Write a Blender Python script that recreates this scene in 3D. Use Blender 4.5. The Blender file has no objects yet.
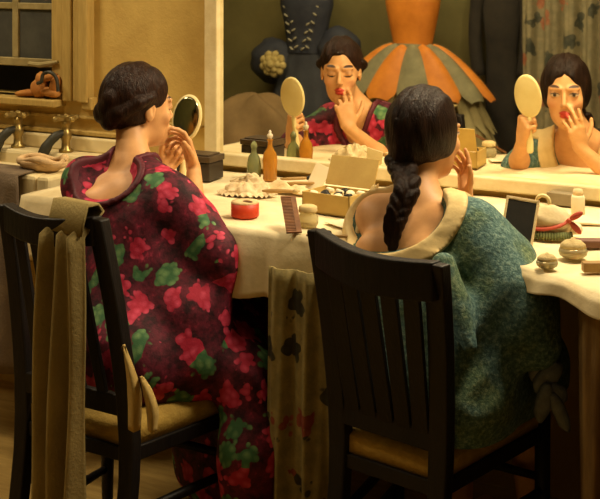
import bpy, bmesh, math, random
import numpy as np
from mathutils import Vector, Matrix, Euler
random.seed(7)
SC = bpy.context.scene
COL = SC.collection
PI = math.pi
# ------------------------------------------------------------------ frame of the room
# x runs along the mirror wall, y = 0 is that wall (the room is y < 0), z is up
FPX, HOR = 1300.0, -50.0
CAMY, CAMZ, YAW = -3.634, 1.58, math.radians(29.25)
FW = np.array([-math.sin(YAW), math.cos(YAW)]); RT = np.array([math.cos(YAW), math.sin(YAW)])
def at(px, py, Y):
    X = (px-300)/FPX*Y
    p = Y*FW + X*RT
    return Vector((p[0], p[1]+CAMY, CAMZ-(py-HOR)/FPX*Y))
def on_z(px, py, z): return at(px, py, (CAMZ-z)*FPX/(py-HOR))
def on_d(px, py, d):
    a = (px-300)/FPX
    return at(px, py, (-d-CAMY)/(math.cos(YAW)+math.sin(YAW)*a))
V = Vector
# ------------------------------------------------------------------ materials
def newmat(name):
    m = bpy.data.materials.new(name); m.use_nodes = True
    nt = m.node_tree; b = nt.nodes['Principled BSDF']
    return m, nt, b
def N(nt, t, **kw):
    n = nt.nodes.new(t)
    for k, v in kw.items():
        if k.startswith('i_'): n.inputs[k[2:].replace('_', ' ')].default_value = v
        else: setattr(n, k, v)
    return n
def ramp(nt, src, stops, interp='LINEAR'):
    r = nt.nodes.new('ShaderNodeValToRGB'); r.color_ramp.interpolation = interp
    e = r.color_ramp.elements
    while len(e) < len(stops): e.new(0.5)
    for el, (p, c) in zip(e, stops):
        el.position = p; el.color = (*c, 1)
    nt.links.new(src, r.inputs[0]); return r.outputs[0]
def mixc(nt, f, a, b):
    n = nt.nodes.new('ShaderNodeMix'); n.data_type = 'RGBA'
    for s, v in ((n.inputs[0], f), (n.inputs[6], a), (n.inputs[7], b)):
        if isinstance(v, (int, float)): s.default_value = v
        elif isinstance(v, tuple): s.default_value = (*v, 1)
        else: nt.links.new(v, s)
    return n.outputs[2]
def coords(nt): return nt.nodes.new('ShaderNodeTexCoord').outputs['Object']
def noise(nt, scale, detail=3, rough=.55, vec=None, dist=0.0):
    n = N(nt, 'ShaderNodeTexNoise'); n.inputs['Scale'].default_value = scale
    n.inputs['Detail'].default_value = detail; n.inputs['Roughness'].default_value = rough
    n.inputs['Distortion'].default_value = dist
    nt.links.new(vec if vec is not None else coords(nt), n.inputs['Vector'])
    return n.outputs['Fac']
def bump(nt, b, h, strength=.3, dist=.01):
    n = N(nt, 'ShaderNodeBump'); n.inputs['Strength'].default_value = strength; n.inputs['Distance'].default_value = dist
    nt.links.new(h, n.inputs['Height']); nt.links.new(n.outputs[0], b.inputs['Normal'])
def stretch(nt, s):
    mp = N(nt, 'ShaderNodeMapping'); mp.inputs['Scale'].default_value = s
    nt.links.new(coords(nt), mp.inputs['Vector']); return mp.outputs[0]
def mat(name, c1, c2=None, scale=12, rough=.6, bmp=.15, bscale=None, spec=.3, metal=0, st=None, coat=0):
    """mottled paint-like procedural surface"""
    m, nt, b = newmat(name)
    c2 = c2 or tuple(x*.72 for x in c1)
    vec = stretch(nt, st) if st else None
    f = noise(nt, scale, 4, .6, vec)
    nt.links.new(ramp(nt, f, [(.3, c2), (.7, c1)]), b.inputs['Base Color'])
    b.inputs['Roughness'].default_value = rough; b.inputs['Metallic'].default_value = metal
    b.inputs['Specular IOR Level'].default_value = spec; b.inputs['Coat Weight'].default_value = coat
    if bmp: bump(nt, b, noise(nt, bscale or scale*3, 3, .6, vec), bmp, .006)
    return m
def glassmat(name, c, rough=.05):
    m, nt, b = newmat(name)
    f = noise(nt, 20)
    nt.links.new(ramp(nt, f, [(.2, tuple(x*.85 for x in c)), (.8, c)]), b.inputs['Base Color'])
    b.inputs['Roughness'].default_value = rough; b.inputs['Transmission Weight'].default_value = .55
    b.inputs['IOR'].default_value = 1.4
    return m
M = {}
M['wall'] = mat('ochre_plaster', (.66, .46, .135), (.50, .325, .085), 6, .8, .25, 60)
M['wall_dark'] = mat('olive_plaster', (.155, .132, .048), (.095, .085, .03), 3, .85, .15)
M['ceil'] = mat('ceiling_plaster', (.4, .33, .2), None, 4, .9)
M['floor'] = mat('floor_boards', (.46, .30, .085), (.30, .18, .045), 7, .8, .3, 120, st=(1, 6, 1))
M['casing'] = mat('casing_paint', (.52, .36, .11), (.38, .25, .07), 9, .55, .1, st=(8, 8, 1))
M['sash'] = mat('sash_paint', (.36, .28, .12), (.22, .165, .06), 18, .6)
M['pane'] = mat('night_glass', (.085, .082, .066), (.045, .044, .038), 8, .25, 0, spec=.4)
M['night'] = mat('night_yard', (.10, .085, .05), (.06, .05, .03), 5, .9, 0)
M['white_paint'] = mat('white_frame_paint', (.80, .68, .40), (.66, .52, .26), 14, .5, .2)
M['cloth'] = mat('table_linen', (.86, .74, .47), (.72, .58, .32), 10, .85, .25, 40)
M['black_wood'] = mat('black_wood', (.013, .009, .007), (.006, .0045, .004), 14, .5, .25, 50, st=(2, 2, .5), spec=.28)
M['dark_wood'] = mat('dark_wood', (.055, .028, .014), (.03, .015, .008), 9, .5, .2)
M['rush'] = mat('woven_rush', (.50, .33, .07), (.33, .20, .035), 20, .8, .5, 90)
M['shawl'] = mat('olive_shawl', (.34, .255, .095), (.23, .17, .06), 7, .9, .35, 120)
M['sash_cream'] = mat('cream_cotton', (.52, .36, .12), (.38, .25, .07), 20, .85, .3)
M['ceramic'] = mat('sink_ceramic', (.78, .66, .38), (.66, .52, .27), 6, .35, 0, spec=.5)
M['brass'] = mat('tap_brass', (.50, .36, .12), (.24, .17, .06), 30, .35, .1, metal=.75)
M['tap_dark'] = mat('tap_tarnish', (.045, .042, .025), (.025, .022, .014), 30, .5, .1)
M['pink_cloth'] = mat('blush_cloth', (.66, .46, .24), (.50, .32, .15), 25, .85, .4)
M['grey_towel'] = mat('grey_towel', (.20, .145, .085), (.13, .09, .06), 9, .95, .5, 140)
M['orange_cloth'] = mat('orange_cloth', (.48, .21, .045), (.34, .12, .022), 22, .8, .3)
M['black_lac'] = mat('black_lacquer', (.03, .02, .014), (.016, .010, .008), 12, .32, .05, spec=.5)
M['lid_brown'] = mat('worn_brown_lid', (.10, .066, .034), (.06, .038, .02), 16, .45, .1)
M['red_tin'] = mat('red_box', (.62, .06, .018), (.44, .035, .012), 16, .45, .05)
M['cream_card'] = mat('cream_card', (.68, .53, .26), (.56, .41, .17), 14, .8, .1)
M['card_edge'] = mat('ochre_card', (.56, .39, .12), (.46, .30, .085), 14, .8, .1)
M['white_card'] = mat('white_card', (.84, .73, .50), (.74, .62, .38), 14, .8, .05)
M['powder'] = mat('face_powder', (.78, .60, .34), (.62, .45, .22), 40, .95, .3)
M['black_bits'] = mat('black_bits', (.02, .017, .014), None, 30, .5, .1)
M['comb'] = mat('tortoise_comb', (.24, .10, .035), (.12, .05, .02), 60, .4, 0)
M['amber'] = glassmat('amber_glass', (.72, .33, .04))
M['green_glass'] = glassmat('pale_green_glass', (.38, .42, .20))
M['jar_glass'] = glassmat('jar_glass', (.74, .64, .36))
M['stopper'] = mat('stopper', (.8, .7, .5), None, 20, .3, 0)
M['ivory'] = mat('ivory_back', (.82, .70, .36), (.74, .60, .27), 10, .4, 0)
M['tan_wood'] = mat('tan_wood', (.42, .26, .085), (.3, .17, .05), 16, .5, .1)
M['puff'] = mat('powder_puff', (.66, .52, .26), (.5, .37, .16), 60, .95, .6, 160)
M['lace'] = mat('ivory_lace', (.78, .66, .42), (.58, .43, .22), 22, .9, .5, 70)
M['pouch'] = mat('cream_pouch', (.74, .62, .38), (.52, .40, .2), 16, .85, .3)
M['red_ribbon'] = mat('red_ribbon', (.55, .10, .045), (.4, .05, .03), 30, .6, .1)
M['green_trim'] = mat('green_trim', (.22, .24, .09), (.12, .14, .05), 30, .9, .4)
M['mauve'] = mat('mauve_leather', (.22, .11, .07), (.15, .07, .05), 20, .6, .1)
M['grey_card'] = mat('grey_card', (.30, .24, .14), (.22, .17, .09), 20, .7, .1)
M['tulle'] = mat('tulle', (.34, .29, .14), (.22, .19, .085), 12, .95, .4, 60)
M['tutu_grey'] = mat('grey_satin', (.25, .23, .125), (.15, .145, .08), 14, .7, .2)
M['tutu_orange'] = mat('orange_satin', (.66, .235, .03), (.48, .155, .016), 10, .55, .2)
M['navy'] = mat('navy_velvet', (.04, .046, .062), (.02, .022, .034), 8, .8, .3)
M['navy_skirt'] = mat('navy_skirt_cloth', (.055, .06, .07), (.024, .026, .034), 5, .85, .3)
M['rosette'] = mat('yellow_rosette', (.52, .42, .17), (.32, .25, .08), 30, .8, .3)
M['pale_lace'] = mat('pale_lace', (.36, .34, .24), (.22, .21, .15), 30, .9, .2)
M['dusty'] = mat('dusty_cloth', (.26, .17, .075), (.16, .105, .045), 6, .9, .3)
M['coat'] = mat('black_coat_cloth', (.028, .024, .018), (.014, .012, .010), 9, .9, .2)
M['brown_drape'] = mat('brown_drape', (.34, .21, .07), (.15, .085, .03), 6, .9, .3, 60, st=(4, 4, .6))
M['collar_cream'] = mat('cream_silk', (.74, .57, .27), (.60, .43, .17), 14, .6, .2)
M['maroon'] = mat('maroon_silk', (.12, .014, .024), (.06, .008, .014), 12, .6, .2)
M['bow'] = mat('blue_black_ribbon', (.17, .19, .19), (.07, .08, .085), 30, .45, .3, 90, spec=.5)

def kimono_mat(name, base, reds, greens, sc=10.5, thr=.47, gw=.36, nw=.80):
    m, nt, b = newmat(name)
    c = coords(nt)
    dn = N(nt, 'ShaderNodeTexNoise'); dn.inputs['Scale'].default_value = 14
    nt.links.new(c, dn.inputs['Vector'])
    off = N(nt, 'ShaderNodeVectorMath', operation='MULTIPLY_ADD')
    off.inputs[1].default_value = (.035,)*3; nt.links.new(dn.outputs['Color'], off.inputs[0]); nt.links.new(c, off.inputs[2])
    v1 = N(nt, 'ShaderNodeTexVoronoi'); v1.inputs['Scale'].default_value = sc
    v2 = N(nt, 'ShaderNodeTexVoronoi'); v2.inputs['Scale'].default_value = sc*3.1
    for v in (v1, v2): nt.links.new(off.outputs[0], v.inputs['Vector'])
    sm = N(nt, 'ShaderNodeMath', operation='MULTIPLY_ADD'); sm.inputs[1].default_value = .42
    nt.links.new(v2.outputs['Distance'], sm.inputs[0]); nt.links.new(v1.outputs['Distance'], sm.inputs[2])
    mask = ramp(nt, sm.outputs[0], [(thr, (1, 1, 1)), (thr+.05, (0, 0, 0))])
    sep = N(nt, 'ShaderNodeSeparateColor'); nt.links.new(v1.outputs['Color'], sep.inputs[0])
    kind = ramp(nt, sep.outputs[0], [(0, (1, 1, 1)), (gw, (0, 0, 0))], 'CONSTANT')
    none = ramp(nt, sep.outputs[1], [(0, (1, 1, 1)), (nw, (0, 0, 0))], 'CONSTANT')
    rc = ramp(nt, v2.outputs['Distance'], [(.05, reds[1]), (.6, reds[0])])
    gc = ramp(nt, v2.outputs['Distance'], [(.05, greens[1]), (.6, greens[0])])
    fl = mixc(nt, kind, rc, gc)
    bs = ramp(nt, noise(nt, 26, 4, .65), [(.38, base[0]), (.62, base[1]), (.74, base[2])])
    mm = N(nt, 'ShaderNodeMath', operation='MULTIPLY'); nt.links.new(mask, mm.inputs[0]); nt.links.new(none, mm.inputs[1])
    nt.links.new(mixc(nt, mm.outputs[0], bs, fl), b.inputs['Base Color'])
    b.inputs['Roughness'].default_value = .7; b.inputs['Specular IOR Level'].default_value = .25
    bump(nt, b, noise(nt, 60, 4, .6), .3, .006)
    return m
M['kimono'] = kimono_mat('crimson_floral_silk', ((.026, .005, .009), (.14, .013, .03), (.42, .03, .075)),
                         ((.40, .016, .045), (.62, .065, .13)), ((.045, .13, .05), (.17, .29, .11)), 15, .67, .40, .95)
M['floral'] = kimono_mat('olive_floral_cloth', ((.20, .155, .055), (.28, .215, .075), (.33, .25, .085)),
                         ((.20, .035, .022), (.26, .07, .04)), ((.028, .024, .014), (.05, .045, .02)), 12, .53, .6, .8)
M['curtain'] = kimono_mat('patterned_curtain', ((.20, .18, .105), (.27, .235, .135), (.30, .26, .15)),
                          ((.28, .10, .05), (.34, .16, .08)), ((.05, .055, .04), (.10, .10, .07)), 9, .55, .6, .8)

def knit_mat():
    m, nt, b = newmat('teal_knit')
    f = noise(nt, 95, 4, .75); g = noise(nt, 9, 3)
    a = ramp(nt, f, [(.33, (.018, .055, .055)), (.5, (.06, .135, .125)), (.66, (.20, .30, .25))])
    c = ramp(nt, f, [(.33, (.02, .05, .03)), (.5, (.07, .125, .06)), (.66, (.21, .27, .15))])
    gr = ramp(nt, g, [(.45, (0, 0, 0)), (.6, (1, 1, 1))])
    nt.links.new(mixc(nt, gr, a, c), b.inputs['Base Color'])
    b.inputs['Roughness'].default_value = .85
    bump(nt, b, f, .6, .008)
    return m
M['knit'] = knit_mat()
def skin_mat():
    m, nt, b = newmat('painted_skin')
    at_ = N(nt, 'ShaderNodeAttribute', attribute_name='Col')
    f = noise(nt, 30, 4, .6)
    tone = ramp(nt, f, [(.3, (.86, .80, .76)), (.7, (1.0, 1.0, 1.0))])
    mx = nt.nodes.new('ShaderNodeMix'); mx.data_type = 'RGBA'; mx.blend_type = 'MULTIPLY'; mx.inputs[0].default_value = 1
    nt.links.new(at_.outputs['Color'], mx.inputs[6]); nt.links.new(tone, mx.inputs[7])
    nt.links.new(mx.outputs[2], b.inputs['Base Color'])
    b.inputs['Roughness'].default_value = .5; b.inputs['Specular IOR Level'].default_value = .35
    return m
M['skin'] = skin_mat()
def hair_mat(name, c1, c2):
    m, nt, b = newmat(name)
    v = stretch(nt, (70, 70, 12))
    f = noise(nt, 1.6, 5, .7, v, .6)
    nt.links.new(ramp(nt, f, [(.35, c2), (.7, c1)]), b.inputs['Base Color'])
    b.inputs['Roughness'].default_value = .34; b.inputs['Specular IOR Level'].default_value = .12
    bump(nt, b, f, .8, .006)
    return m
M['hair_brown'] = hair_mat('dark_brown_hair', (.040, .016, .008), (.010, .005, .004))
M['hair_black'] = hair_mat('black_brown_hair', (.028, .013, .007), (.007, .004, .003))
def mirror_mat(name, tint, rough=.02):
    m, nt, b = newmat(name)
    f = noise(nt, 3, 3)
    nt.links.new(ramp(nt, f, [(.3, tuple(x*.95 for x in tint)), (.7, tint)]), b.inputs['Base Color'])
    b.inputs['Metallic'].default_value = 1; b.inputs['Roughness'].default_value = rough
    return m
M['mirror'] = mirror_mat('silvered_glass', (.93, .90, .78))
M['hand_glass'] = mirror_mat('hand_glass', (.30, .30, .20), .12)

# ------------------------------------------------------------------ mesh helpers
def link(name, me, m, parent=None, label=None, smooth=True):
    o = bpy.data.objects.new(name, me); COL.objects.link(o)
    if m is not None: me.materials.append(M[m] if isinstance(m, str) else m)
    if smooth and len(me.polygons): me.polygons.foreach_set('use_smooth', [True]*len(me.polygons))
    if parent is not None: o.parent = parent
    if label: o['label'] = label
    return o
def obj(name, bm, m, parent=None, label=None, smooth=False, bevel=0, sub=0):
    me = bpy.data.meshes.new(name)
    bmesh.ops.recalc_face_normals(bm, faces=bm.faces)
    bm.to_mesh(me); bm.free()
    o = link(name, me, m, parent, label, smooth)
    if bevel:
        md = o.modifiers.new('bevel', 'BEVEL'); md.width = bevel; md.segments = 2; md.limit_method = 'ANGLE'
    if sub:
        md = o.modifiers.new('sub', 'SUBSURF'); md.levels = sub; md.render_levels = sub
    return o
def tag(o, label, cat, group=None):
    o['label'] = label; o['category'] = cat
    if group: o['group'] = group
    return o
def thing(name, loc, label, cat, rz=0, group=None):
    o = bpy.data.objects.new(name, None); COL.objects.link(o); o.empty_display_size = .05
    o.location = loc; o.rotation_euler = (0, 0, rz)
    return tag(o, label, cat, group)
def struct(o): o['kind'] = 'structure'; return o
def box(bm, c, s, mtx=None):
    r = bmesh.ops.create_cube(bm, size=1)
    T = Matrix.Translation(c) @ (mtx.to_4x4() if mtx is not None else Matrix()) @ Matrix.Diagonal((*s, 1))
    bmesh.ops.transform(bm, matrix=T, verts=r['verts']); return r['verts']
def box2(bm, a, b):
    a, b = V(a), V(b); return box(bm, (a+b)/2, [abs(x) for x in (b-a)])
def grid(bm, pts, close_u=False):
    """pts[i][j] -> quads"""
    vs = [[bm.verts.new(p) for p in row] for row in pts]
    n = len(vs)
    for i in range(n if close_u else n-1):
        a, b = vs[i], vs[(i+1) % n]
        for j in range(len(a)-1): bm.faces.new((a[j], b[j], b[j+1], a[j+1]))
    return vs
def tube(bm, path, rad, seg=10, cap=True, flat=1.0, side=None):
    path = [V(p) for p in path]
    rs = rad if isinstance(rad, (list, tuple)) else [rad]*len(path)
    rings = []; prev = V(side) if side is not None else None
    for i, p in enumerate(path):
        t = (path[min(i+1, len(path)-1)]-path[max(i-1, 0)]).normalized()
        if prev is None: prev = t.orthogonal()
        a = (prev - t*prev.dot(t))
        a = a.normalized() if a.length > 1e-6 else t.orthogonal().normalized()
        b = t.cross(a); prev = a
        rings.append([bm.verts.new(p + a*math.cos(2*PI*k/seg)*rs[i] + b*math.sin(2*PI*k/seg)*rs[i]*flat) for k in range(seg)])
    for r0, r1 in zip(rings, rings[1:]):
        for k in range(seg): bm.faces.new((r0[k], r0[(k+1) % seg], r1[(k+1) % seg], r1[k]))
    if cap: bm.faces.new(rings[0][::-1]); bm.faces.new(rings[-1])
def lathe(bm, prof, seg=28, c=(0, 0, 0), sx=1, sy=1):
    rings = []
    for r, z in prof:
        if r < 1e-5: rings.append([bm.verts.new((c[0], c[1], c[2]+z))])
        else: rings.append([bm.verts.new((c[0]+r*sx*math.cos(2*PI*k/seg), c[1]+r*sy*math.sin(2*PI*k/seg), c[2]+z)) for k in range(seg)])
    for a, b in zip(rings, rings[1:]):
        for k in range(seg):
            k2 = (k+1) % seg
            f = [a[0] if len(a) == 1 else a[k]] + ([a[k2]] if len(a) > 1 else []) + ([b[k2]] if len(b) > 1 else []) + [b[0] if len(b) == 1 else b[k]]
            if len(f) >= 3: bm.faces.new(f)
def blob(bm, c, r, seg=14, rot=None, nz=0, seed=0):
    rr = bmesh.ops.create_uvsphere(bm, u_segments=seg, v_segments=max(6, seg*2//3), radius=1)
    rnd = random.Random(seed); ph = [rnd.uniform(0, 6.28) for _ in range(6)]
    for v in rr['verts']:
        p = v.co.copy()
        k = 1+nz*(math.sin(4*p.x+ph[0])*math.sin(5*p.y+ph[1])+.6*math.sin(9*p.z+ph[2]+3*p.x)+.4*math.sin(11*p.x+8*p.y+ph[3]))
        q = V((p.x*r[0]*k, p.y*r[1]*k, p.z*r[2]*k))
        if rot is not None: q = rot @ q
        v.co = V(c)+q
def crv(pts, n):
    """Catmull-Rom through pts"""
    P = [V(p) for p in pts]; P = [2*P[0]-P[1]]+P+[2*P[-1]-P[-2]]
    out = []; m = len(P)-3
    for i in range(n):
        t = i/(n-1)*m; k = min(int(t), m-1); t -= k
        a, b, c, d = P[k:k+4]
        out.append(.5*((2*b)+(c-a)*t+(2*a-5*b+4*c-d)*t*t+(3*b-a-3*c+d)*t**3))
    return out
def cloth_sheet(bm, pts, thick=.006):
    """double-sided solid sheet from a grid of points"""
    vs = grid(bm, pts)
    bmesh.ops.recalc_face_normals(bm, faces=bm.faces)
    bmesh.ops.solidify(bm, geom=bm.faces[:], thickness=thick)

# ------------------------------------------------------------------ implicit surfaces for figures and garments
class Field:
    def __init__(s, lo, hi, h):
        s.lo = np.array(lo, np.float32); s.h = h
        s.n = np.ceil((np.array(hi)-np.array(lo))/h).astype(int)+1
        s.a = np.full(s.n, 1.0, np.float32)
    def ax(s, sl=None):
        r = []
        for i in range(3):
            x = s.lo[i]+s.h*np.arange(s.n[i], dtype=np.float32)
            if sl: x = x[sl[i]]
            sh = [1, 1, 1]; sh[i] = -1; r.append(x.reshape(sh))
        return r
    def sl(s, lo, hi):
        a = np.clip(np.floor((np.array(lo)-s.lo)/s.h).astype(int), 0, s.n-1)
        b = np.clip(np.ceil((np.array(hi)-s.lo)/s.h).astype(int)+1, 1, s.n)
        return tuple(slice(int(i), int(max(j, i+1))) for i, j in zip(a, b))
    def op(s, lo, hi, fn, k, sub=False):
        pad = k+4*s.h
        sl = s.sl(np.array(lo)-pad, np.array(hi)+pad)
        d = fn(*s.ax(sl)); a = s.a[sl]
        if sub:
            d = -d; hh = np.maximum(k-np.abs(a-d), 0)/max(k, 1e-6); s.a[sl] = np.maximum(a, d)+hh*hh*k*.25
        else:
            hh = np.maximum(k-np.abs(a-d), 0)/max(k, 1e-6); s.a[sl] = np.minimum(a, d)-hh*hh*k*.25
    def cone(s, p, q, r1, r2, k=.02, fl=None, sub=False):
        """tapered capsule; fl=(axis, factor) flattens it along axis by factor (<1)"""
        p = np.array(p, float); q = np.array(q, float); ab = q-p; L = max(ab@ab, 1e-9)
        e = None
        if fl: e = np.array(fl[0], float); e /= np.linalg.norm(e); g = 1/fl[1]
        def fn(X, Y, Z):
            x, y, z = X-p[0], Y-p[1], Z-p[2]
            t = np.clip((x*ab[0]+y*ab[1]+z*ab[2])/L, 0, 1)
            x, y, z = x-t*ab[0], y-t*ab[1], z-t*ab[2]
            if e is not None:
                w = (x*e[0]+y*e[1]+z*e[2])*(g-1); x, y, z = x+w*e[0], y+w*e[1], z+w*e[2]
            d = np.sqrt(x*x+y*y+z*z)-(r1+(r2-r1)*t)
            return (d*(.5*(1+1/g)) if e is not None else d).astype(np.float32)
        R = max(r1, r2); s.op(np.minimum(p, q)-R, np.maximum(p, q)+R, fn, k, sub)
    def chain(s, pts, rs, k=.02, fl=None):
        for a, b, r, q in zip(pts, pts[1:], rs, rs[1:]): s.cone(a, b, r, q, k, fl)
    def ellf(s, c, r, B=None):
        c = np.array(c, float); r = np.array(r, float); B = np.eye(3) if B is None else np.array(B, float)
        def fn(X, Y, Z):
            x, y, z = X-c[0], Y-c[1], Z-c[2]
            k0 = 0; k1 = 0
            for i in range(3):
                w = (x*B[i, 0]+y*B[i, 1]+z*B[i, 2])
                k0 = k0+(w/r[i])**2; k1 = k1+(w/r[i]**2)**2
            k0 = np.sqrt(k0); k1 = np.sqrt(k1)
            return (k0*(k0-1)/np.maximum(k1, 1e-6)).astype(np.float32)
        return fn
    def ell(s, c, r, B=None, k=.01, sub=False):
        R = max(r); s.op(np.array(c)-R, np.array(c)+R, s.ellf(c, r, B), k, sub)
    def mesh(s, name, smooth=1):
        A = s.a; A[0] = A[-1] = 1; A[:, 0] = A[:, -1] = 1; A[:, :, 0] = A[:, :, -1] = 1
        ins = A < 0
        c = np.zeros(np.array(A.shape)-1, np.int8)
        for i in (0, 1):
            for j in (0, 1):
                for k in (0, 1):
                    c += ins[i:A.shape[0]-1+i, j:A.shape[1]-1+j, k:A.shape[2]-1+k]
        cx, cy, cz = np.nonzero((c > 0) & (c < 8))
        idx = np.full(c.shape, -1, np.int32); idx[cx, cy, cz] = np.arange(len(cx))
        P = np.zeros((len(cx), 3)); W = np.zeros(len(cx))
        cor = [(i, j, k) for i in (0, 1) for j in (0, 1) for k in (0, 1)]
        for a in cor:
            for axn in range(3):
                if a[axn]: continue
                b = list(a); b[axn] = 1
                va = A[cx+a[0], cy+a[1], cz+a[2]]; vb = A[cx+b[0], cy+b[1], cz+b[2]]
                m = (va < 0) != (vb < 0)
                t = np.where(m, va/np.where(m, va-vb, 1), 0)
                for d in range(3): P[:, d] += m*(a[d]+(t if d == axn else 0))
                W += m
        P = P/W[:, None]+np.stack([cx, cy, cz], 1)
        P = P*s.h+s.lo
        F = []
        for axn in range(3):
            s0 = [slice(1, -1)]*3; s1 = [slice(1, -1)]*3
            s0[axn] = slice(0, -1); s1[axn] = slice(1, None)
            i0 = ins[tuple(s0)]; i1 = ins[tuple(s1)]
            e = np.stack(np.nonzero(i0 != i1), 1)
            flip = i0[e[:, 0], e[:, 1], e[:, 2]]
            base = e.copy()
            for d in range(3):
                if d != axn: base[:, d] += 1
            u, w = (axn+1) % 3, (axn+2) % 3
            q = []
            for du, dw in ((0, 0), (1, 0), (1, 1), (0, 1)):
                bb = base.copy(); bb[:, u] -= du; bb[:, w] -= dw
                q.append(idx[bb[:, 0], bb[:, 1], bb[:, 2]])
            q = np.stack(q, 1); q[~flip] = q[~flip][:, ::-1]
            F.append(q)
        F = np.concatenate(F)
        F = F[(F >= 0).all(1)]
        for _ in range(smooth):      # light Laplacian to remove stair steps
            S = np.zeros_like(P); C = np.zeros(len(P))
            for a, b in ((0, 1), (1, 2), (2, 3), (3, 0)):
                for i in range(3): S[:, i] += np.bincount(F[:, a], P[F[:, b], i], len(P))+np.bincount(F[:, b], P[F[:, a], i], len(P))
                C += np.bincount(F[:, a], minlength=len(P))+np.bincount(F[:, b], minlength=len(P))
            P = P*.5+.5*S/np.maximum(C, 1)[:, None]
        me = bpy.data.meshes.new(name)
        me.vertices.add(len(P)); me.vertices.foreach_set('co', P.astype(np.float32).ravel())
        me.loops.add(len(F)*4); me.loops.foreach_set('vertex_index', F.astype(np.int32).ravel())
        me.polygons.add(len(F)); me.polygons.foreach_set('loop_start', np.arange(0, len(F)*4, 4, dtype=np.int32))
        me.update(calc_edges=True)
        return me, P
def wob(f, amp, fr, seed=1):
    """soft fold displacement over a whole field"""
    X, Y, Z = f.ax(); r = np.random.RandomState(seed)
    for i in range(5):
        d = r.normal(size=3); d /= np.linalg.norm(d); d[2] *= .45
        g = fr*(.6+.35*i)
        f.a += (amp/(1+.5*i)*np.sin(g*(d[0]*X+d[1]*Y+d[2]*Z)+r.uniform(0, 6.28)+1.3*np.sin(g*.5*(d[1]*X-d[0]*Y+.6*Z)))).astype(np.float32)
nrm = lambda v: np.array(v, float)/np.linalg.norm(v)

def hand(f, side, W, D, Nn, curls, spread=1.0, thumb=(.75, .55, .35), sc=1.0, tc=.35):
    """palm and five separate fingers; curls = (index, middle, ring, little) bend per joint in radians"""
    W = np.array(W, float); D = nrm(D); Nn = np.array(Nn, float); Nn = nrm(Nn-D*(Nn@D))
    S = np.cross(D, Nn) if side == 'R' else np.cross(Nn, D)
    offs = (.028, .0095, -.0095, -.027); lens = (.070, .078, .072, .056); base = (.083, .087, .083, .075)
    rad = (.0088, .009, .0086, .0075)
    kn = []
    for o, l in zip(offs, base):
        p = W+S*o*sc+D*l*sc; kn.append(p)
        f.cone(W+S*o*.6*sc+D*.012*sc, p, .0135*sc, .0105*sc, .012)
    f.cone(W+S*.018*sc+D*.03*sc+Nn*.006, W+S*.008*sc+D*.06*sc+Nn*.004, .016*sc, .013*sc, .012)
    for i, p in enumerate(kn):
        dr = nrm(D+S*(.13, .03, -.06, -.16)[i]*spread); a = 0; c = curls[i]
        cs = c if isinstance(c, (tuple, list)) else (c, c*1.1, c*.8)
        r = rad[i]*sc
        for j, fr in enumerate((.44, .31, .25)):
            a += cs[j]
            d = dr*math.cos(a)+Nn*math.sin(a)
            q = p+d*lens[i]*fr*sc
            f.cone(p, q, r, r*.9, .003); p = q; r *= .9
    p = W+D*.022*sc+S*.024*sc+Nn*.004; t = nrm(S*thumb[0]+D*thumb[1]+Nn*thumb[2]); r = .0115*sc
    for j, l in enumerate((.038, .030, .024)):
        q = p+t*l*sc; f.cone(p, q, r, r*.87, .006 if j == 0 else .003); p = q; r *= .87
        t = nrm(t*math.cos(tc)+(D*.7+Nn*.5-S*.3)*math.sin(tc))

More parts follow.
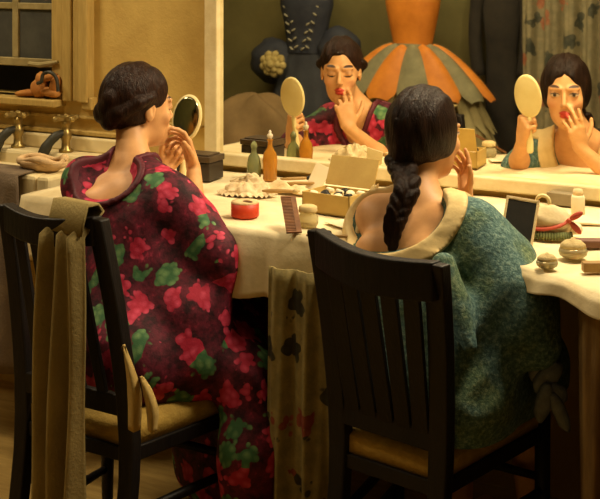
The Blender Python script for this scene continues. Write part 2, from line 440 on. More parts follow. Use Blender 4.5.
SKIN = (.70, .375, .155); LIP = (.52, .05, .03); BROW = (.05, .025, .015); LASH = (.035, .02, .015)
def person(P):
    """one continuous skin surface; P holds world positions for the joints"""
    H = np.array(P['head'], float); F = nrm(P['face']); U0 = np.array(P.get('up', (0, 0, 1)), float)
    U = nrm(U0-F*(U0@F)); R = np.cross(F, U); B = np.stack([R, F, U])
    hp = lambda r, f, u: H+R*r+F*f+U*u
    f = Field(P['lo'], P['hi'], .003)
    nb = np.array(P['neck'], float); ch = np.array(P['chest'], float); hip = np.array(P['hip'], float)
    sl, sr = np.array(P['shL'], float), np.array(P['shR'], float)
    fwd = nrm(P['fwd'])
    # trunk
    wst = ch*.42+hip*.58+fwd*(-.005)
    f.chain([ch+(0, 0, .02), wst, hip], [.112, .088, .135], .05, (fwd, .70))
    f.cone(sl, sr, .043, .043, .04, (fwd, .9))
    f.cone(nb+(0, 0, -.012), sl*.75+nb*.25+(0, 0, -.004), .040, .034, .04); f.cone(nb+(0, 0, -.012), sr*.75+nb*.25+(0, 0, -.004), .040, .034, .04)
    f.cone(ch+fwd*.01, nb+(0, 0, -.02), .095, .048, .05, (fwd, .7))
    across = nrm(sr-sl)
    for sg in (-1, 1): f.ell(ch+across*sg*.075+fwd*.072+(0, 0, -.06), (.055,)*3, None, .05)
    for sg in (-1, 1): f.ell(ch+across*sg*.085-fwd*.06+(0, 0, .0), (.06, .04, .085), None, .05)
    # legs
    for s_ in ('L', 'R'):
        kn, an = np.array(P['kn'+s_], float), np.array(P['an'+s_], float)
        h0 = hip+across*(.085 if s_ == 'R' else -.085)
        f.chain([h0, kn], [.088, .056], .04); f.chain([kn, kn*.65+an*.35+(0, -.012, 0), an], [.055, .052, .034], .02)
        f.cone(an+(0, .01, -.045), an+fwd*.15+(0, 0, -.05), .033, .026, .03)
    for s_ in ('L', 'R'):
        sh, el = (np.array(P[k+s_], float) for k in ('sh', 'el'))
        f.chain([sh, sh*.5+el*.5, el], [.044, .038, .031], .055)
    trunk = f.a.copy()
    # arms
    for s_ in ('L', 'R'):
        sh, el, wr = (np.array(P[k+s_], float) for k in ('sh', 'el', 'wr'))
        f.chain([el, el*.65+wr*.35, wr], [.031, .032, .0205], .015)
        hand(f, s_, wr, *P['hand'+s_])
    # neck and head
    f.cone(nb, hp(0, -.024, -.05), .044, .043, .035)
    f.ell(hp(0, -.016, .028), (.070, .092, .084), B, .01)
    f.ell(hp(0, .028, -.03), (.0560, .060, .083), B, .03)
    f.ell(hp(0, .043, -.078), (.035, .038, .033), B, .03)
    f.ell(hp(0, .070, -.098), (.016, .016, .014), B, .02)
    for sg in (-1, 1):
        f.ell(hp(sg*.040, .062, -.028), (.016, .013, .016), B, .02)             # cheek
        f.ell(hp(sg*.031, .103, .004), (.018, .018, .012), B, .014, True)        # eye socket
        f.ell(hp(sg*.031, .0735, .002), (.0145, .0135, .0115), B, .003)          # lidded eye
        f.cone(hp(sg*.014, .086, .021), hp(sg*.046, .072, .022), .006, .005, .014)  # brow ridge
        f.ell(hp(sg*.0085, .096, -.033), (.0055, .008, .0055), B, .004)          # nostril wing
        f.ell(hp(sg*.069, -.006, -.012), (.007, .017, .030), B, .006)            # ear
        f.ell(hp(sg*.077, .002, -.008), (.006, .008, .014), B, .004, True)
    f.cone(hp(0, .084, .008), hp(0, .105, -.027), .0062, .0080, .007)            # nose
    f.ell(hp(0, .090, -.0565), (.0165, .0085, .0050), B, .003)                    # upper lip
    f.ell(hp(0, .089, -.0670), (.0135, .0088, .0056), B, .003)                    # lower lip
    me, VP = f.mesh('body', 2)
    q = (VP-H)@B.T; r_, f_, u_ = q[:, 0], q[:, 1], q[:, 2]; ar = np.abs(r_)
    c = np.tile(np.array(SKIN), (len(VP), 1))
    def put(mask, col, a=1.0):
        w = np.clip(mask, 0, 1)[:, None]*a; c[:] = c*(1-w)+np.array(col)*w
    fr = (f_ > .04).astype(float)*(np.linalg.norm(q, axis=1) < .2)
    put(np.exp(-((ar-.040)/.016)**2-((u_+.032)/.016)**2)*fr, (.66, .25, .13), .45)
    put((1.25-np.maximum(np.sqrt((r_/.0165)**2+((u_+.0565-.0015*np.cos(ar*180))/.0058)**2), 0))*4*fr, LIP)
    put((1.2-np.sqrt((r_/.0150)**2+((u_+.067)/.0062)**2))*4*fr, LIP)
    bu = .0265+.004*np.cos((ar-.030)*70)-.0015
    put((1-np.sqrt(((ar-.031)/.019)**2+((u_-bu)/.0046)**2))*5*fr, BROW, 1.0)
    put(np.exp(-((ar-.031)/.017)**2-((u_-.0085)/.0065)**2)*fr, (.30, .15, .08), .55)
    if P['eyes'] == 'down':
        lu = -.0045-.0045*np.clip(1-((ar-.031)/.017)**2, 0, 1)
        put((1-np.sqrt(((ar-.031)/.018)**2+((u_-lu)/.0033)**2))*5*fr, LASH)
    else:
        e = np.sqrt(((ar-.031)/.0155)**2+((u_-.001)/.0062)**2)
        put((1.1-e)*5*fr, (.68, .55, .40))
        put((1-np.sqrt(((ar-.031)/.0062)**2+((u_-.001)/.0062)**2))*5*fr, (.03, .02, .015))
        lu = .0022+.0045*np.clip(1-((ar-.031)/.017)**2, 0, 1)
        put((1-np.sqrt(((ar-.031)/.018)**2+((u_-lu)/.0028)**2))*5*fr, LASH)
    ca = me.color_attributes.new('Col', 'FLOAT_COLOR', 'POINT')
    ca.data.foreach_set('color', np.concatenate([c, np.ones((len(c), 1))], 1).astype(np.float32).ravel())
    o = link('person', me, 'skin')
    def cover(g, gap, k=.03):
        """let a garment field g lie at least gap outside the trunk"""
        ix = [np.clip(np.round((x.ravel()-f.lo[i])/f.h).astype(int), 0, f.n[i]-1) for i, x in enumerate(g.ax())]
        d = trunk[np.ix_(*ix)]-gap
        hh = np.maximum(k-np.abs(g.a-d), 0)/k; g.a = (np.minimum(g.a, d)-hh*hh*k*.25).astype(np.float32)
    return o, hp, B, H, cover

# ================================================================== SETTING
ROOM_L, ROOM_R, CEIL, ALC = -4.4, 1.7, 2.75, -5.2
WX0, WX1, WZ0, WZ1 = -4.0, -3.04, 1.05, 2.25          # window opening
bm = bmesh.new(); box2(bm, (ROOM_L-.1, ALC-.1, -.08), (ROOM_R+.1, .2, 0)); struct(obj('floor', bm, 'floor'))
bm = bmesh.new(); box2(bm, (ROOM_L-.1, ALC-.1, CEIL), (ROOM_R+.1, .2, CEIL+.08)); struct(obj('ceiling', bm, 'ceil'))
bm = bmesh.new()
box2(bm, (ROOM_L-.1, 0, 0), (WX0, .12, CEIL)); box2(bm, (WX1, 0, 0), (ROOM_R+.1, .12, CEIL))
box2(bm, (WX0, 0, 0), (WX1, .12, WZ0)); box2(bm, (WX0, 0, WZ1), (WX1, .12, CEIL))
struct(obj('wall_front', bm, 'wall'))
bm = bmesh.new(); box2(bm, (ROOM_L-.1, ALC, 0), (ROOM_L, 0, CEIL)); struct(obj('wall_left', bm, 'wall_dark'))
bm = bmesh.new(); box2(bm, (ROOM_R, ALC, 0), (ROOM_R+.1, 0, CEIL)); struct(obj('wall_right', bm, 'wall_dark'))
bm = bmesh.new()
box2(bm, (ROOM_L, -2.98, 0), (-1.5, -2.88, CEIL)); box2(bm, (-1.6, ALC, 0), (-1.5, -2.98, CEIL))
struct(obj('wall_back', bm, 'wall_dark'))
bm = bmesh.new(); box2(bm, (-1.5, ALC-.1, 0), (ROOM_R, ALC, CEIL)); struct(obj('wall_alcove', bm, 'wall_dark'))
# window with a raised lower sash: frame, muntins, panes, moulded casing and sill
w1 = thing('window_1', (0, 0, 0), 'sash window with dark night panes in ochre casing beside the sink', 'window')
w1['kind'] = 'structure'
bm = bmesh.new()
zb = 1.155
box2(bm, (WX0, .02, zb), (WX1, .05, zb+.03)); box2(bm, (WX0, .02, WZ1-.04), (WX1, .05, WZ1))
box2(bm, (WX1-.035, .02, zb), (WX1, .05, WZ1)); box2(bm, (WX0, .02, zb), (WX0+.035, .05, WZ1))
for x in (-3.25, -3.43, -3.62, -3.81): box2(bm, (x-.014, .024, zb+.03), (x+.014, .048, WZ1-.04))
for z in (1.375, 1.60, 1.83, 2.05): box2(bm, (WX0+.03, .026, z-.012), (WX1-.03, .046, z+.012))
obj('window_frame', bm, 'sash', w1, bevel=.003)
bm = bmesh.new(); box2(bm, (WX0+.02, .034, zb+.02), (WX1-.02, .038, WZ1-.02)); obj('window_pane', bm, 'pane', w1)
bm = bmesh.new()
for x0, x1, dp in ((-3.045, -2.985, .016), (-2.985, -2.945, .030), (-2.945, -2.905, .022), (-2.905, -2.865, .042)):
    box2(bm, (x0, -dp, WZ0-.005), (x1, .01, WZ1+.12))
box2(bm, (-2.895, -.034, 1.02), (-2.85, .0, 1.065))
box2(bm, (WX0-.18, -.03, WZ1), (WX1, .0, WZ1+.12)); box2(bm, (WX0-.18, -.03, WZ0), (WX0, .0, WZ1))
obj('window_casing', bm, 'casing', w1, bevel=.005)
bm = bmesh.new(); box2(bm, (WX0-.15, -.07, 1.025), (-2.99, .06, WZ0)); obj('window_sill', bm, 'casing', w1, bevel=.004)
bm = bmesh.new(); tube(bm, [(-3.16, .0, 1.168), (-3.10, -.012, 1.166), (-3.06, -.02, 1.172), (-3.01, -.022, 1.182)], [.008, .010, .010, .006], 8)
obj('sash_catch', bm, 'sash', w1)
bm = bmesh.new(); box2(bm, (WX0-.3, .5, .5), (WX1+.3, .55, 2.7)); struct(obj('wall_outside', bm, 'night'))
# ledge of boarding behind the sink
bm = bmesh.new(); box2(bm, (ROOM_L, -.018, .985), (-2.40, 0, .995)); box2(bm, (ROOM_L, -.03, .93), (-2.66, 0, .945)); struct(obj('trim_1', bm, 'casing', bevel=.003))

# ================================================================== MIRROR
ZT = .855
mr = thing('dressing_mirror', (0, 0, 0), 'large wall mirror in a flat cream-white frame above the dressing table', 'mirror')
MX0, MX1, MZ0, MZ1 = -2.333, .9, .912, 2.2
bm = bmesh.new(); box2(bm, (MX0-.01, -.008, MZ0-.01), (MX1, -.002, MZ1)); obj('mirror_glass', bm, 'mirror', mr)
bm = bmesh.new(); box2(bm, (MX0-.05, -.03, MZ0-.04), (MX0, -.0, MZ1+.05)); obj('frame_stile', bm, 'white_paint', mr, bevel=.004)
bm = bmesh.new(); box2(bm, (MX1, -.03, MZ0-.04), (MX1+.05, -.0, MZ1+.05)); obj('frame_stile', bm, 'white_paint', mr, bevel=.004)
bm = bmesh.new(); box2(bm, (MX0, -.034, MZ0-.04), (MX1, -.0, MZ0)); obj('frame_rail', bm, 'white_paint', mr, bevel=.005)
bm = bmesh.new(); box2(bm, (MX0, -.034, MZ1), (MX1, -.0, MZ1+.05)); obj('frame_rail', bm, 'white_paint', mr, bevel=.005)

# ================================================================== DRESSING TABLE
EDGE = [(-2.60, -.68), (-2.2, -.71), (-1.75, -.755), (-1.30, -.755), (-1.12, -.765), (-1.0, -.795), (-.88, -.85), (-.78, -.925), (-.6, -1.01), (-.3, -1.06), (.25, -1.07)]
tb = thing('dressing_table', (0, 0, 0), 'long wooden dressing table under a white cloth in front of the mirror', 'table')
bm = bmesh.new()
lo = [bm.verts.new((x, y+.03, ZT-.04)) for x, y in EDGE]; hi = [bm.verts.new((x, y+.03, ZT-.006)) for x, y in EDGE]
bl = [bm.verts.new((x, -.04, ZT-.04)) for x in (EDGE[0][0], EDGE[-1][0])]; bh = [bm.verts.new((x, -.04, ZT-.006)) for x in (EDGE[0][0], EDGE[-1][0])]
n = len(EDGE)
for i in range(n-1): bm.faces.new((lo[i], lo[i+1], hi[i+1], hi[i]))
bm.faces.new(hi+[bh[1], bh[0]]); bm.faces.new(lo+[bl[1], bl[0]])
bm.faces.new((bl[0], bl[1], bh[1], bh[0])); bm.faces.new((lo[0], hi[0], bh[0], bl[0])); bm.faces.new((lo[-1], hi[-1], bh[1], bl[1]))
obj('table_top', bm, 'dark_wood', tb)
bm = bmesh.new(); box2(bm, (-2.5, -.08, ZT-.16), (.2, -.05, ZT-.04)); obj('apron', bm, 'dark_wood', tb)
for x, y in ((-2.54, -.10), (-2.54, -.57), (-.45, -.10), (-.1, -.95), (.15, -.1)):
    bm = bmesh.new(); lathe(bm, [(0, 0), (.018, 0), (.022, .05), (.03, .4), (.024, .6), (.034, .64), (.034, ZT-.04), (0, ZT-.04)], 16, (x, y, 0)); obj('leg', bm, 'dark_wood', tb, smooth=True)
# tablecloth: top with soft creases, front drop with folds
ED = crv([(x, y, 0) for x, y in EDGE], 150)
rows = []
for i, e in enumerate(ED):
    s = e.x; col = []
    for j in range(25):
        t = j/24; y = -.036+(e.y+.036)*t
        col.append(V((s, y, ZT+.0015*math.sin(22*s+9*y)+.001*math.sin(41*s-30*y+1))))
    a = ED[max(i-1, 0)]; b = ED[min(i+1, len(ED)-1)]; tg = (b-a).normalized(); out = V((tg.y, -tg.x, 0))
    if out.y > 0: out = -out
    k = max(0, min(1, (s+1.25)/.2))
    drop = (.17+.015*math.sin(9*s))*(1-k)+(.045+.006*math.sin(23*s))*k
    for j in range(1, 11):
        t = j/10
        w = (.012*math.sin(38*s+1.5*math.sin(7*s))+.007*math.sin(71*s))*t*(1-.6*k)
        col.append(V((s, e.y, ZT))+out*(.012*min(1, t*3)+w+.012*t)+V((0, 0, -drop*t)))
    rows.append(col)
bm = bmesh.new(); cloth_sheet(bm, rows, .004)
tag(obj('tablecloth', bm, 'cloth', smooth=True), 'white linen cloth covering the whole dressing table, falling over its front', 'tablecloth')

# skirts hanging below the table front
def hang(name, m, x0, x1, ytop, ztop, zbot, nf, amp, label, cat, lean=0., seed=3, n=60, flare=1.0, ycurve=None):
    rows = []
    for i in range(n):
        s = i/(n-1); x = x0+(x1-x0)*s; col = []
        for j in range(24):
            t = j/23; z = ztop+(zbot-ztop)*t
            a = amp*(.35+.65*t)
            xx = (x0+x1)/2+(x-(x0+x1)/2)*(1+(flare-1)*t)
            y = (ycurve(x) if ycurve else ytop)+lean*t+a*math.sin(nf*2*PI*s+seed+.6*math.sin(3*t+seed))+.3*a*math.sin(nf*4.7*PI*s+2*t)
            col.append(V((xx, y, z)))
        rows.append(col)
    bm = bmesh.new(); cloth_sheet(bm, rows, .006)
    return tag(obj(name, bm, m, smooth=True), label, cat)
hang('floral_drape', 'floral', -1.665, -1.475, -.83, ZT-.07, .05, 2.5, .022, 'olive drape printed with red and dark flowers hanging from the table front between the chairs', 'drape', -.01, 1, flare=1.15)
edgey = lambda x: float(np.interp(x, [e[0] for e in EDGE], [e[1] for e in EDGE]))-.012
hang('table_skirt', 'brown_drape', -.875, -.42, 0, ZT-.05, .03, 6, .022, 'brown gathered table skirt hanging under the right end of the cloth', 'drape', 0, 2, 110, 1.0, lambda x: edgey(x)+.06)

# ================================================================== CHAIRS
def beam(bm, a, b, w, t, side):
    """rectangular bar a->b; w along side, t across"""
    a, b, s = V(a), V(b), V(side); d = (b-a).normalized(); s = (s-d*s.dot(d)).normalized(); c = d.cross(s)
    vs = [bm.verts.new(p+s*w/2*i+c*t/2*j) for p in (a, b) for i, j in ((-1, -1), (1, -1), (1, 1), (-1, 1))]
    for f in ((0, 1, 2, 3), (7, 6, 5, 4), (0, 4, 5, 1), (1, 5, 6, 2), (2, 6, 7, 3), (3, 7, 4, 0)): bm.faces.new([vs[i] for i in f])
def chair(name, label, RL, RR, FL, FR, TL, TR, zs, ztL, ztR, nslat, railh, postw=.046, slw=.03):
    c = (V((*RL, 0))+V((*RR, 0))+V((*FL, 0))+V((*FR, 0)))/4
    t = thing(name, c, label, 'chair', group=None)
    L = lambda p, z: V((p[0]-c.x, p[1]-c.y, z))
    rl, rr, fl, fr = L(RL, zs), L(RR, zs), L(FL, zs), L(FR, zs)
    tl, tr = L(TL, ztL), L(TR, ztR); side = (rr-rl).normalized(); back = V((side.y, -side.x, 0))
    if back.y > 0: back = -back
    for p, q in ((rl, tl), (rr, tr)):
        pts = crv([p+back*.05+V((0, 0, -zs)), p+V((0, 0, -.05)), p*.5+q*.5-back*.012, q], 12)
        bm = bmesh.new()
        rows = []
        for k, pt in enumerate(pts):
            w = postw*(1.0 if k > 3 else .92)
            rows.append([pt+side*w/2*i+back*.018*j for i, j in ((-1, -1), (1, -1), (1, 1), (-1, 1))])
        vs = [[bm.verts.new(x) for x in r] for r in rows]
        for a, b in zip(vs, vs[1:]):
            for k in range(4): bm.faces.new((a[k], a[(k+1) % 4], b[(k+1) % 4], b[k]))
        bm.faces.new(vs[0][::-1]); bm.faces.new(vs[-1])
        obj('back_post', bm, 'black_wood', t, bevel=.005)
    # curved top rail
    bm = bmesh.new(); rows = []
    for k in range(15):
        s = k/14; m_ = tl.lerp(tr, s)+back*.035*math.sin(PI*s)+V((0, 0, -.012*math.sin(PI*s)+.004))
        rows.append([m_+back*.014*j+V((0, 0, z)) for j, z in ((-1, -railh), (1, -railh), (1.3, 0), (-1.3, 0))])
    vs = [[bm.verts.new(x) for x in r] for r in rows]
    for a, b in zip(vs, vs[1:]):
        for k in range(4): bm.faces.new((a[k], a[(k+1) % 4], b[(k+1) % 4], b[k]))
    bm.faces.new(vs[0][::-1]); bm.faces.new(vs[-1]); obj('top_rail', bm, 'black_wood', t, bevel=.004)
    bm = bmesh.new(); l0 = rl.lerp(tl, .12); r0 = rr.lerp(tr, .12); beam(bm, l0, r0, .05, .02, (0, 0, 1)); obj('lower_rail', bm, 'black_wood', t, bevel=.003)
    for k in range(nslat):
        s = (k+1)/(nslat+1)
        a = l0.lerp(r0, s); b = tl.lerp(tr, s)+back*.035*math.sin(PI*s)+V((0, 0, -railh*.6))
        bm = bmesh.new(); beam(bm, a, b, slw, .012, side); obj('back_slat', bm, 'black_wood', t, bevel=.002)
    # rush seat with rolled edges and four woven triangles
    bm = bmesh.new(); n_ = 16; rows = []
    for i in range(n_+1):
        u = i/n_; row = []
        for j in range(n_+1):
            v = j/n_; p = rl.lerp(rr, u).lerp(fl.lerp(fr, u), v)
            e = min(u, 1-u, v, 1-v); zz = .004+.022*math.sin(min(1, e/.12)*PI/2)-.014*min(1, max(0, e-.12)/.3)
            row.append(p+V((0, 0, zz+.0015*math.sin(e*200))))
        rows.append(row)
    vs = grid(bm, rows)
    rim = [vs[i][0] for i in range(n_+1)]+[vs[n_][j] for j in range(1, n_+1)]+[vs[i][n_] for i in range(n_-1, -1, -1)]+[vs[0][j] for j in range(n_-1, 0, -1)]
    cc = (rl+rr+fl+fr)/4
    low = [bm.verts.new(cc+(v.co-cc)*1.0+V((0, 0, -.045))) for v in rim]
    for k in range(len(rim)): bm.faces.new((rim[k], rim[(k+1) % len(rim)], low[(k+1) % len(rim)], low[k]))
    bm.faces.new(low); obj('seat', bm, 'rush', t, label='yellow woven rush seat', smooth=True)
    for a, b in ((rl, rr), (rr, fr), (fr, fl), (fl, rl)):
        bm = bmesh.new(); beam(bm, a+V((0, 0, -.055)), b+V((0, 0, -.055)), .035, .02, (0, 0, 1)); obj('seat_rail', bm, 'black_wood', t, bevel=.003)
    for p in (fl, fr):
        bm = bmesh.new(); tube(bm, [p+V((0, 0, .0)), p+V((0, 0, -.2)), p+V((0, 0, -zs))], [.02, .019, .015], 12); obj('front_leg', bm, 'black_wood', t, smooth=True)
    for a, b, dz in ((rr, fr, .2), (rl, fl, .2), (rl, rr, .25), (fl, fr, .17), (rr, fr, .29), (rl, fl, .29)):
        bm = bmesh.new(); d = V((0, 0, -dz)); tube(bm, [a+d+back*.02, (a+b)/2+d, b+d], [.010, .013, .010], 10); obj('stretcher', bm, 'black_wood', t, smooth=True)
    return t
chair('rush_chair', 'black wooden rush-seat chair on the left, an olive shawl over its back', (-2.235, -1.08), (-1.885, -1.105), (-2.25, -.72), (-1.81, -.74), (-2.275, -1.10), (-1.955, -1.14), .42, .93, .935, 4, .07)
chair('rush_chair', 'black slat-back rush-seat chair in the foreground under the woman in teal', (-1.425, -.89), (-1.145, -.95), (-1.485, -.44), (-1.06, -.50), (-1.425, -1.0), (-1.095, -1.085), .43, .935, .915, 5, .085, .05, .043)

# ================================================================== LEFT WOMAN (crimson kimono)
hL = at(140, 105, 3.70)
fL = nrm((.40, .905, -.10))
wRL, eRL = V((-2.108, -.500, .948)), V((-2.005, -.645, .80))
wLL, eLL = V((-2.285, -.40, .915)), V((-2.36, -.56, .86))
PL = dict(head=hL, face=fL, up=(.04, .06, 1), neck=(-2.175, -.705, .985), chest=(-2.14, -.775, .83), hip=(-2.06, -.915, .53), fwd=(.0, 1, 0),
          shL=(-2.30, -.745, .925), shR=(-2.005, -.775, .905), elL=eLL, wrL=wLL, elR=eRL, wrR=wRL,
          handL=((.45, .55, .95), (.55, -.85, .15), (1.25, 1.3, 1.35, 1.4), .3, (.5, .75, .6), .95),
          handR=((-.26, -.10, .95), (-.62, -.78, .1), ((.30, .45, .3), (.55, .6, .5), (.8, .8, .6), (.95, .9, .6)), 1.0, (.75, .65, .2), .95),
          knL=(-2.13, -.52, .52), knR=(-1.90, -.54, .52), anL=(-2.12, -.45, .09), anR=(-1.90, -.48, .09), eyes='down',
          lo=(-2.52, -1.12, 0), hi=(-1.72, -.22, 1.33))
p1, hpL, BL, HL, coverL = person(PL)
tag(p1, 'seated woman in a crimson floral kimono, brown hair in a chignon, touching her lips', 'person')
def hair_common(f, hp, B, infl):
    f.ell(hp(0, -.020, .033), (.072+infl, .094+infl, .086+infl), B, .01)
f = Field(HL-.22, HL+.22, .0025)
hair_common(f, hpL, BL, .005)
f.ell(hpL(0, -.050, .004), (.073, .066, .078), BL, .03)
f.ell(hpL(0, .085, -.035), (.062, .092, .104), BL, .012, True)
f.ell(hpL(0, .045, -.125), (.12, .092, .10), BL, .01, True)
for sg in (-1, 1): f.ell(hpL(sg*.084, .018, -.022), (.022, .030, .036), BL, .012, True)
X, Y, Z = f.ax()
q = [X-HL[0], Y-HL[1], Z-HL[2]]
lr, lf, lu = (q[0]*BL[i, 0]+q[1]*BL[i, 1]+q[2]*BL[i, 2] for i in range(3))
f.a += (.0020*np.sin(150*lr+40*lu+3*np.sin(30*lf))).astype(np.float32)
# rolled chignon: coils at the back of the head
for a, rad, k in ((-.4, .036, .008), (.9, .032, .008), (2.3, .032, .008), (3.6, .035, .008), (4.9, .031, .008)):
    f.ell(hpL(.028*math.cos(a), -.098-.005*math.sin(2*a), -.012+.034*math.sin(a)), (rad, .026, rad*.95), BL, k)
f.ell(hpL(0, -.110, -.012), (.028, .020, .030), BL, .006)
for sg in (-1, 1):
    f.chain([hpL(sg*.074, -.005, .03), hpL(sg*.078, -.05, .012), hpL(sg*.055, -.088, -.02)], [.012, .017, .02], .008)
me, _ = f.mesh('hair', 1)
link('hair', me, 'hair_brown', p1, 'dark brown hair rolled into a chignon')
# kimono
f = Field((-2.60, -1.16, .02), (-1.58, -.34, 1.12), .0055)
A = lambda *v: np.array(v, float)
fw = A(0, 1, 0)
f.chain([A(-2.14, -.785, .86), A(-2.10, -.84, .70), A(-2.06, -.90, .54)], [.130, .132, .185], .05, (fw, .74))
f.cone(A(-2.30, -.748, .918), A(-2.005, -.778, .898), .056, .058, .04)
f.cone(A(-2.175, -.725, .955), A(-2.01, -.775, .91), .050, .056, .04); f.cone(A(-2.175, -.72, .955), A(-2.295, -.748, .925), .050, .054, .04)
f.cone(A(-2.10, -.735, .955), A(-2.02, -.77, .92), .050, .056, .03)
# sleeves, wide and open at the elbow
f.chain([A(-2.005, -.778, .898), A(-1.965, -.735, .84), A(-1.985, -.665, .80)], [.064, .078, .068], .04)
f.chain([A(-1.97, -.76, .86), A(-1.88, -.765, .77), A(-1.865, -.775, .66)], [.072, .084, .062], .05, (A(.3, 1, 0), .75))
f.chain([A(-2.0, -.80, .74), A(-1.905, -.84, .63), A(-1.875, -.85, .54)], [.08, .088, .085], .05)
f.chain([A(-2.30, -.748, .918), A(-2.355, -.66, .87), A(-2.365, -.59, .86)], [.058, .070, .066], .04)
f.chain([A(-2.34, -.70, .84), A(-2.32, -.70, .72)], [.055, .045], .04)
# lap and skirt falling to the floor
f.cone(A(-2.15, -.9, .52), A(-2.12, -.52, .53), .115, .085, .06); f.cone(A(-1.99, -.9, .52), A(-1.89, -.54, .53), .12, .09, .06)
f.cone(A(-1.96, -.95, .53), A(-1.88, -.72, .52), .10, .10, .05)
f.chain([A(-1.88, -.66, .53), A(-1.765, -.76, .48), A(-1.715, -.82, .30), A(-1.72, -.82, .08)], [.09, .07, .07, .08], .05)
f.chain([A(-1.89, -.56, .52), A(-1.83, -.60, .30), A(-1.80, -.62, .10)], [.10, .095, .10], .06)
f.chain([A(-2.12, -.52, .52), A(-2.08, -.50, .30), A(-2.05, -.50, .10)], [.09, .10, .11], .06)
f.chain([A(-2.0, -.54, .40), A(-1.95, -.55, .10)], [.09, .11], .06)
wob(f, .0055, 24, 4)
coverL(f, .012)
bL_ = np.stack([A(.98, 0, -.2), A(0, 1, 0), A(.2, 0, .98)])
hole = np.minimum(f.ellf((-2.19, -.862, 1.02), (.135, .105, .112), bL_)(*f.ax()), f.ellf((-2.168, -.66, 1.01), (.060, .14, .155), bL_)(*f.ax())); body = f.a.copy()
# V of bare nape down the back
f.a = np.maximum(f.a, -hole)
f.a = f.a.astype(np.float32)
me, _ = f.mesh('kimono', 2)
km = link('kimono', me, 'kimono', p1, 'crimson kimono with red and green flowers')
f.a = np.maximum(np.maximum(body-.007, -hole), hole-.017).astype(np.float32); f.a = np.maximum(f.a, -(body+.012))
me, _ = f.mesh('collar', 2); link('collar', me, 'maroon', km, 'dark maroon collar band')

# ================================================================== RIGHT WOMAN (teal knit robe)
hR = at(427, 133, 3.32)
fR = nrm((.25, .96, -.08))
wRR, eRR = V((-1.265, -.505, .935)), V((-1.13, -.56, .80))
wLR, eLR = V((-1.435, -.425, .955)), V((-1.49, -.535, .845))
PR = dict(head=hR, face=fR, up=(0, .05, 1), neck=(-1.325, -.655, .955), chest=(-1.31, -.715, .80), hip=(-1.245, -.80, .54), fwd=(.12, .99, 0),
          shL=(-1.430, -.68, .905), shR=(-1.172, -.715, .905), elL=eLR, wrL=wLR, elR=eRR, wrR=wRR,
          handL=((.25, .45, .95), (.75, -.75, .15), (1.25, 1.3, 1.35, 1.4), .3, (.5, .75, .6), .95),
          handR=((-.12, .30, .93), (-.62, -.75, .1), ((.10, .2, .15), (.25, .35, .3), (.38, .45, .4), (.45, .5, .4)), .45, (.75, .65, .15), .84),
          knL=(-1.33, -.42, .52), knR=(-1.12, -.43, .52), anL=(-1.33, -.38, .09), anR=(-1.12, -.40, .09), eyes='open',
          lo=(-1.68, -1.0, 0), hi=(-.92, -.15, 1.3))
p2, hpR, BR, HR, coverR = person(PR)
tag(p2, 'seated woman in a teal robe off one shoulder, long black braid down her back', 'person')
f = Field(HR-(.22, .22, .42), HR+.22, .0025)
hair_common(f, hpR, BR, .006)
f.ell(hpR(0, -.048, .0), (.077, .072, .086), BR, .03)
for sg in (-1, 1): f.ell(hpR(sg*.058, -.006, -.004), (.018, .050, .056), BR, .02)
f.ell(hpR(0, .100, -.040), (.056, .088, .108), BR, .010, True)
f.ell(hpR(0, .080, -.135), (.12, .120, .105), BR, .01, True)
X, Y, Z = f.ax(); q = [X-HR[0], Y-HR[1], Z-HR[2]]
lr, lf, lu = (q[0]*BR[i, 0]+q[1]*BR[i, 1]+q[2]*BR[i, 2] for i in range(3))
f.a += (.005*np.exp(-(lr/.004)**2)*(lu > .04)+.0014*np.sin(170*lr+60*lf+2*np.sin(25*lu))).astype(np.float32)
f.chain([hpR(0, -.080, -.040), hpR(-.006, -.092, -.080)], [.046, .030], .02)
bp = crv([hpR(-.006, -.094, -.070), at(407, 186, 3.17), at(399, 209, 3.145), at(391, 233, 3.13), at(386, 256, 3.12)], 40)
for i in range(22):
    t = i/21; p = bp[int(t*39)]; a = bp[max(int(t*39)-1, 0)]; b = bp[min(int(t*39)+1, 39)]
    d = np.array((b-a).normalized()); sd = nrm(np.cross(d, (-.489, .8725, 0)))
    s_ = 1 if i % 2 else -1; r = .027*(1-.40*t)
    ax1 = nrm(d*.85-sd*s_*.55); ax2 = nrm(np.cross(ax1, (-.489, .8725, 0))); ax3 = np.cross(ax1, ax2)
    f.ell(np.array(p)+sd*s_*r*.55, (r*1.25, r*.72, r*.8), np.stack([ax1, ax2, ax3]), .003)
me, _ = f.mesh('hair', 1); link('hair', me, 'hair_black', p2, 'black hair parted in the middle with a thick braid')
# robe
f = Field((-1.72, -1.10, .30), (-.80, -.28, 1.06), .0055)
fw2 = A(.12, .99, 0)
f.chain([A(-1.31, -.725, .83), A(-1.275, -.77, .69), A(-1.24, -.80, .56)], [.130, .135, .19], .05, (fw2, .74))
f.cone(A(-1.40, -.69, .87), A(-1.17, -.72, .90), .054, .060, .04); f.cone(A(-1.25, -.69, .93), A(-1.16, -.72, .90), .052, .058, .04)
f.chain([A(-1.165, -.72, .90), A(-1.105, -.68, .83), A(-1.125, -.60, .80)], [.062, .076, .068], .05)
f.chain([A(-1.11, -.74, .84), A(-1.035, -.75, .75), A(-.985, -.76, .675)], [.072, .082, .060], .06)
f.chain([A(-1.13, -.80, .68), A(-1.12, -.84, .56)], [.095, .085], .06)
f.chain([A(-1.45, -.66, .86), A(-1.485, -.60, .845), A(-1.495, -.55, .845)], [.050, .058, .056], .05)
f.chain([A(-1.46, -.64, .82), A(-1.44, -.66, .70)], [.055, .045], .05)
f.cone(A(-1.33, -.78, .53), A(-1.33, -.43, .53), .12, .085, .06); f.cone(A(-1.16, -.8, .53), A(-1.12, -.44, .53), .125, .09, .06)
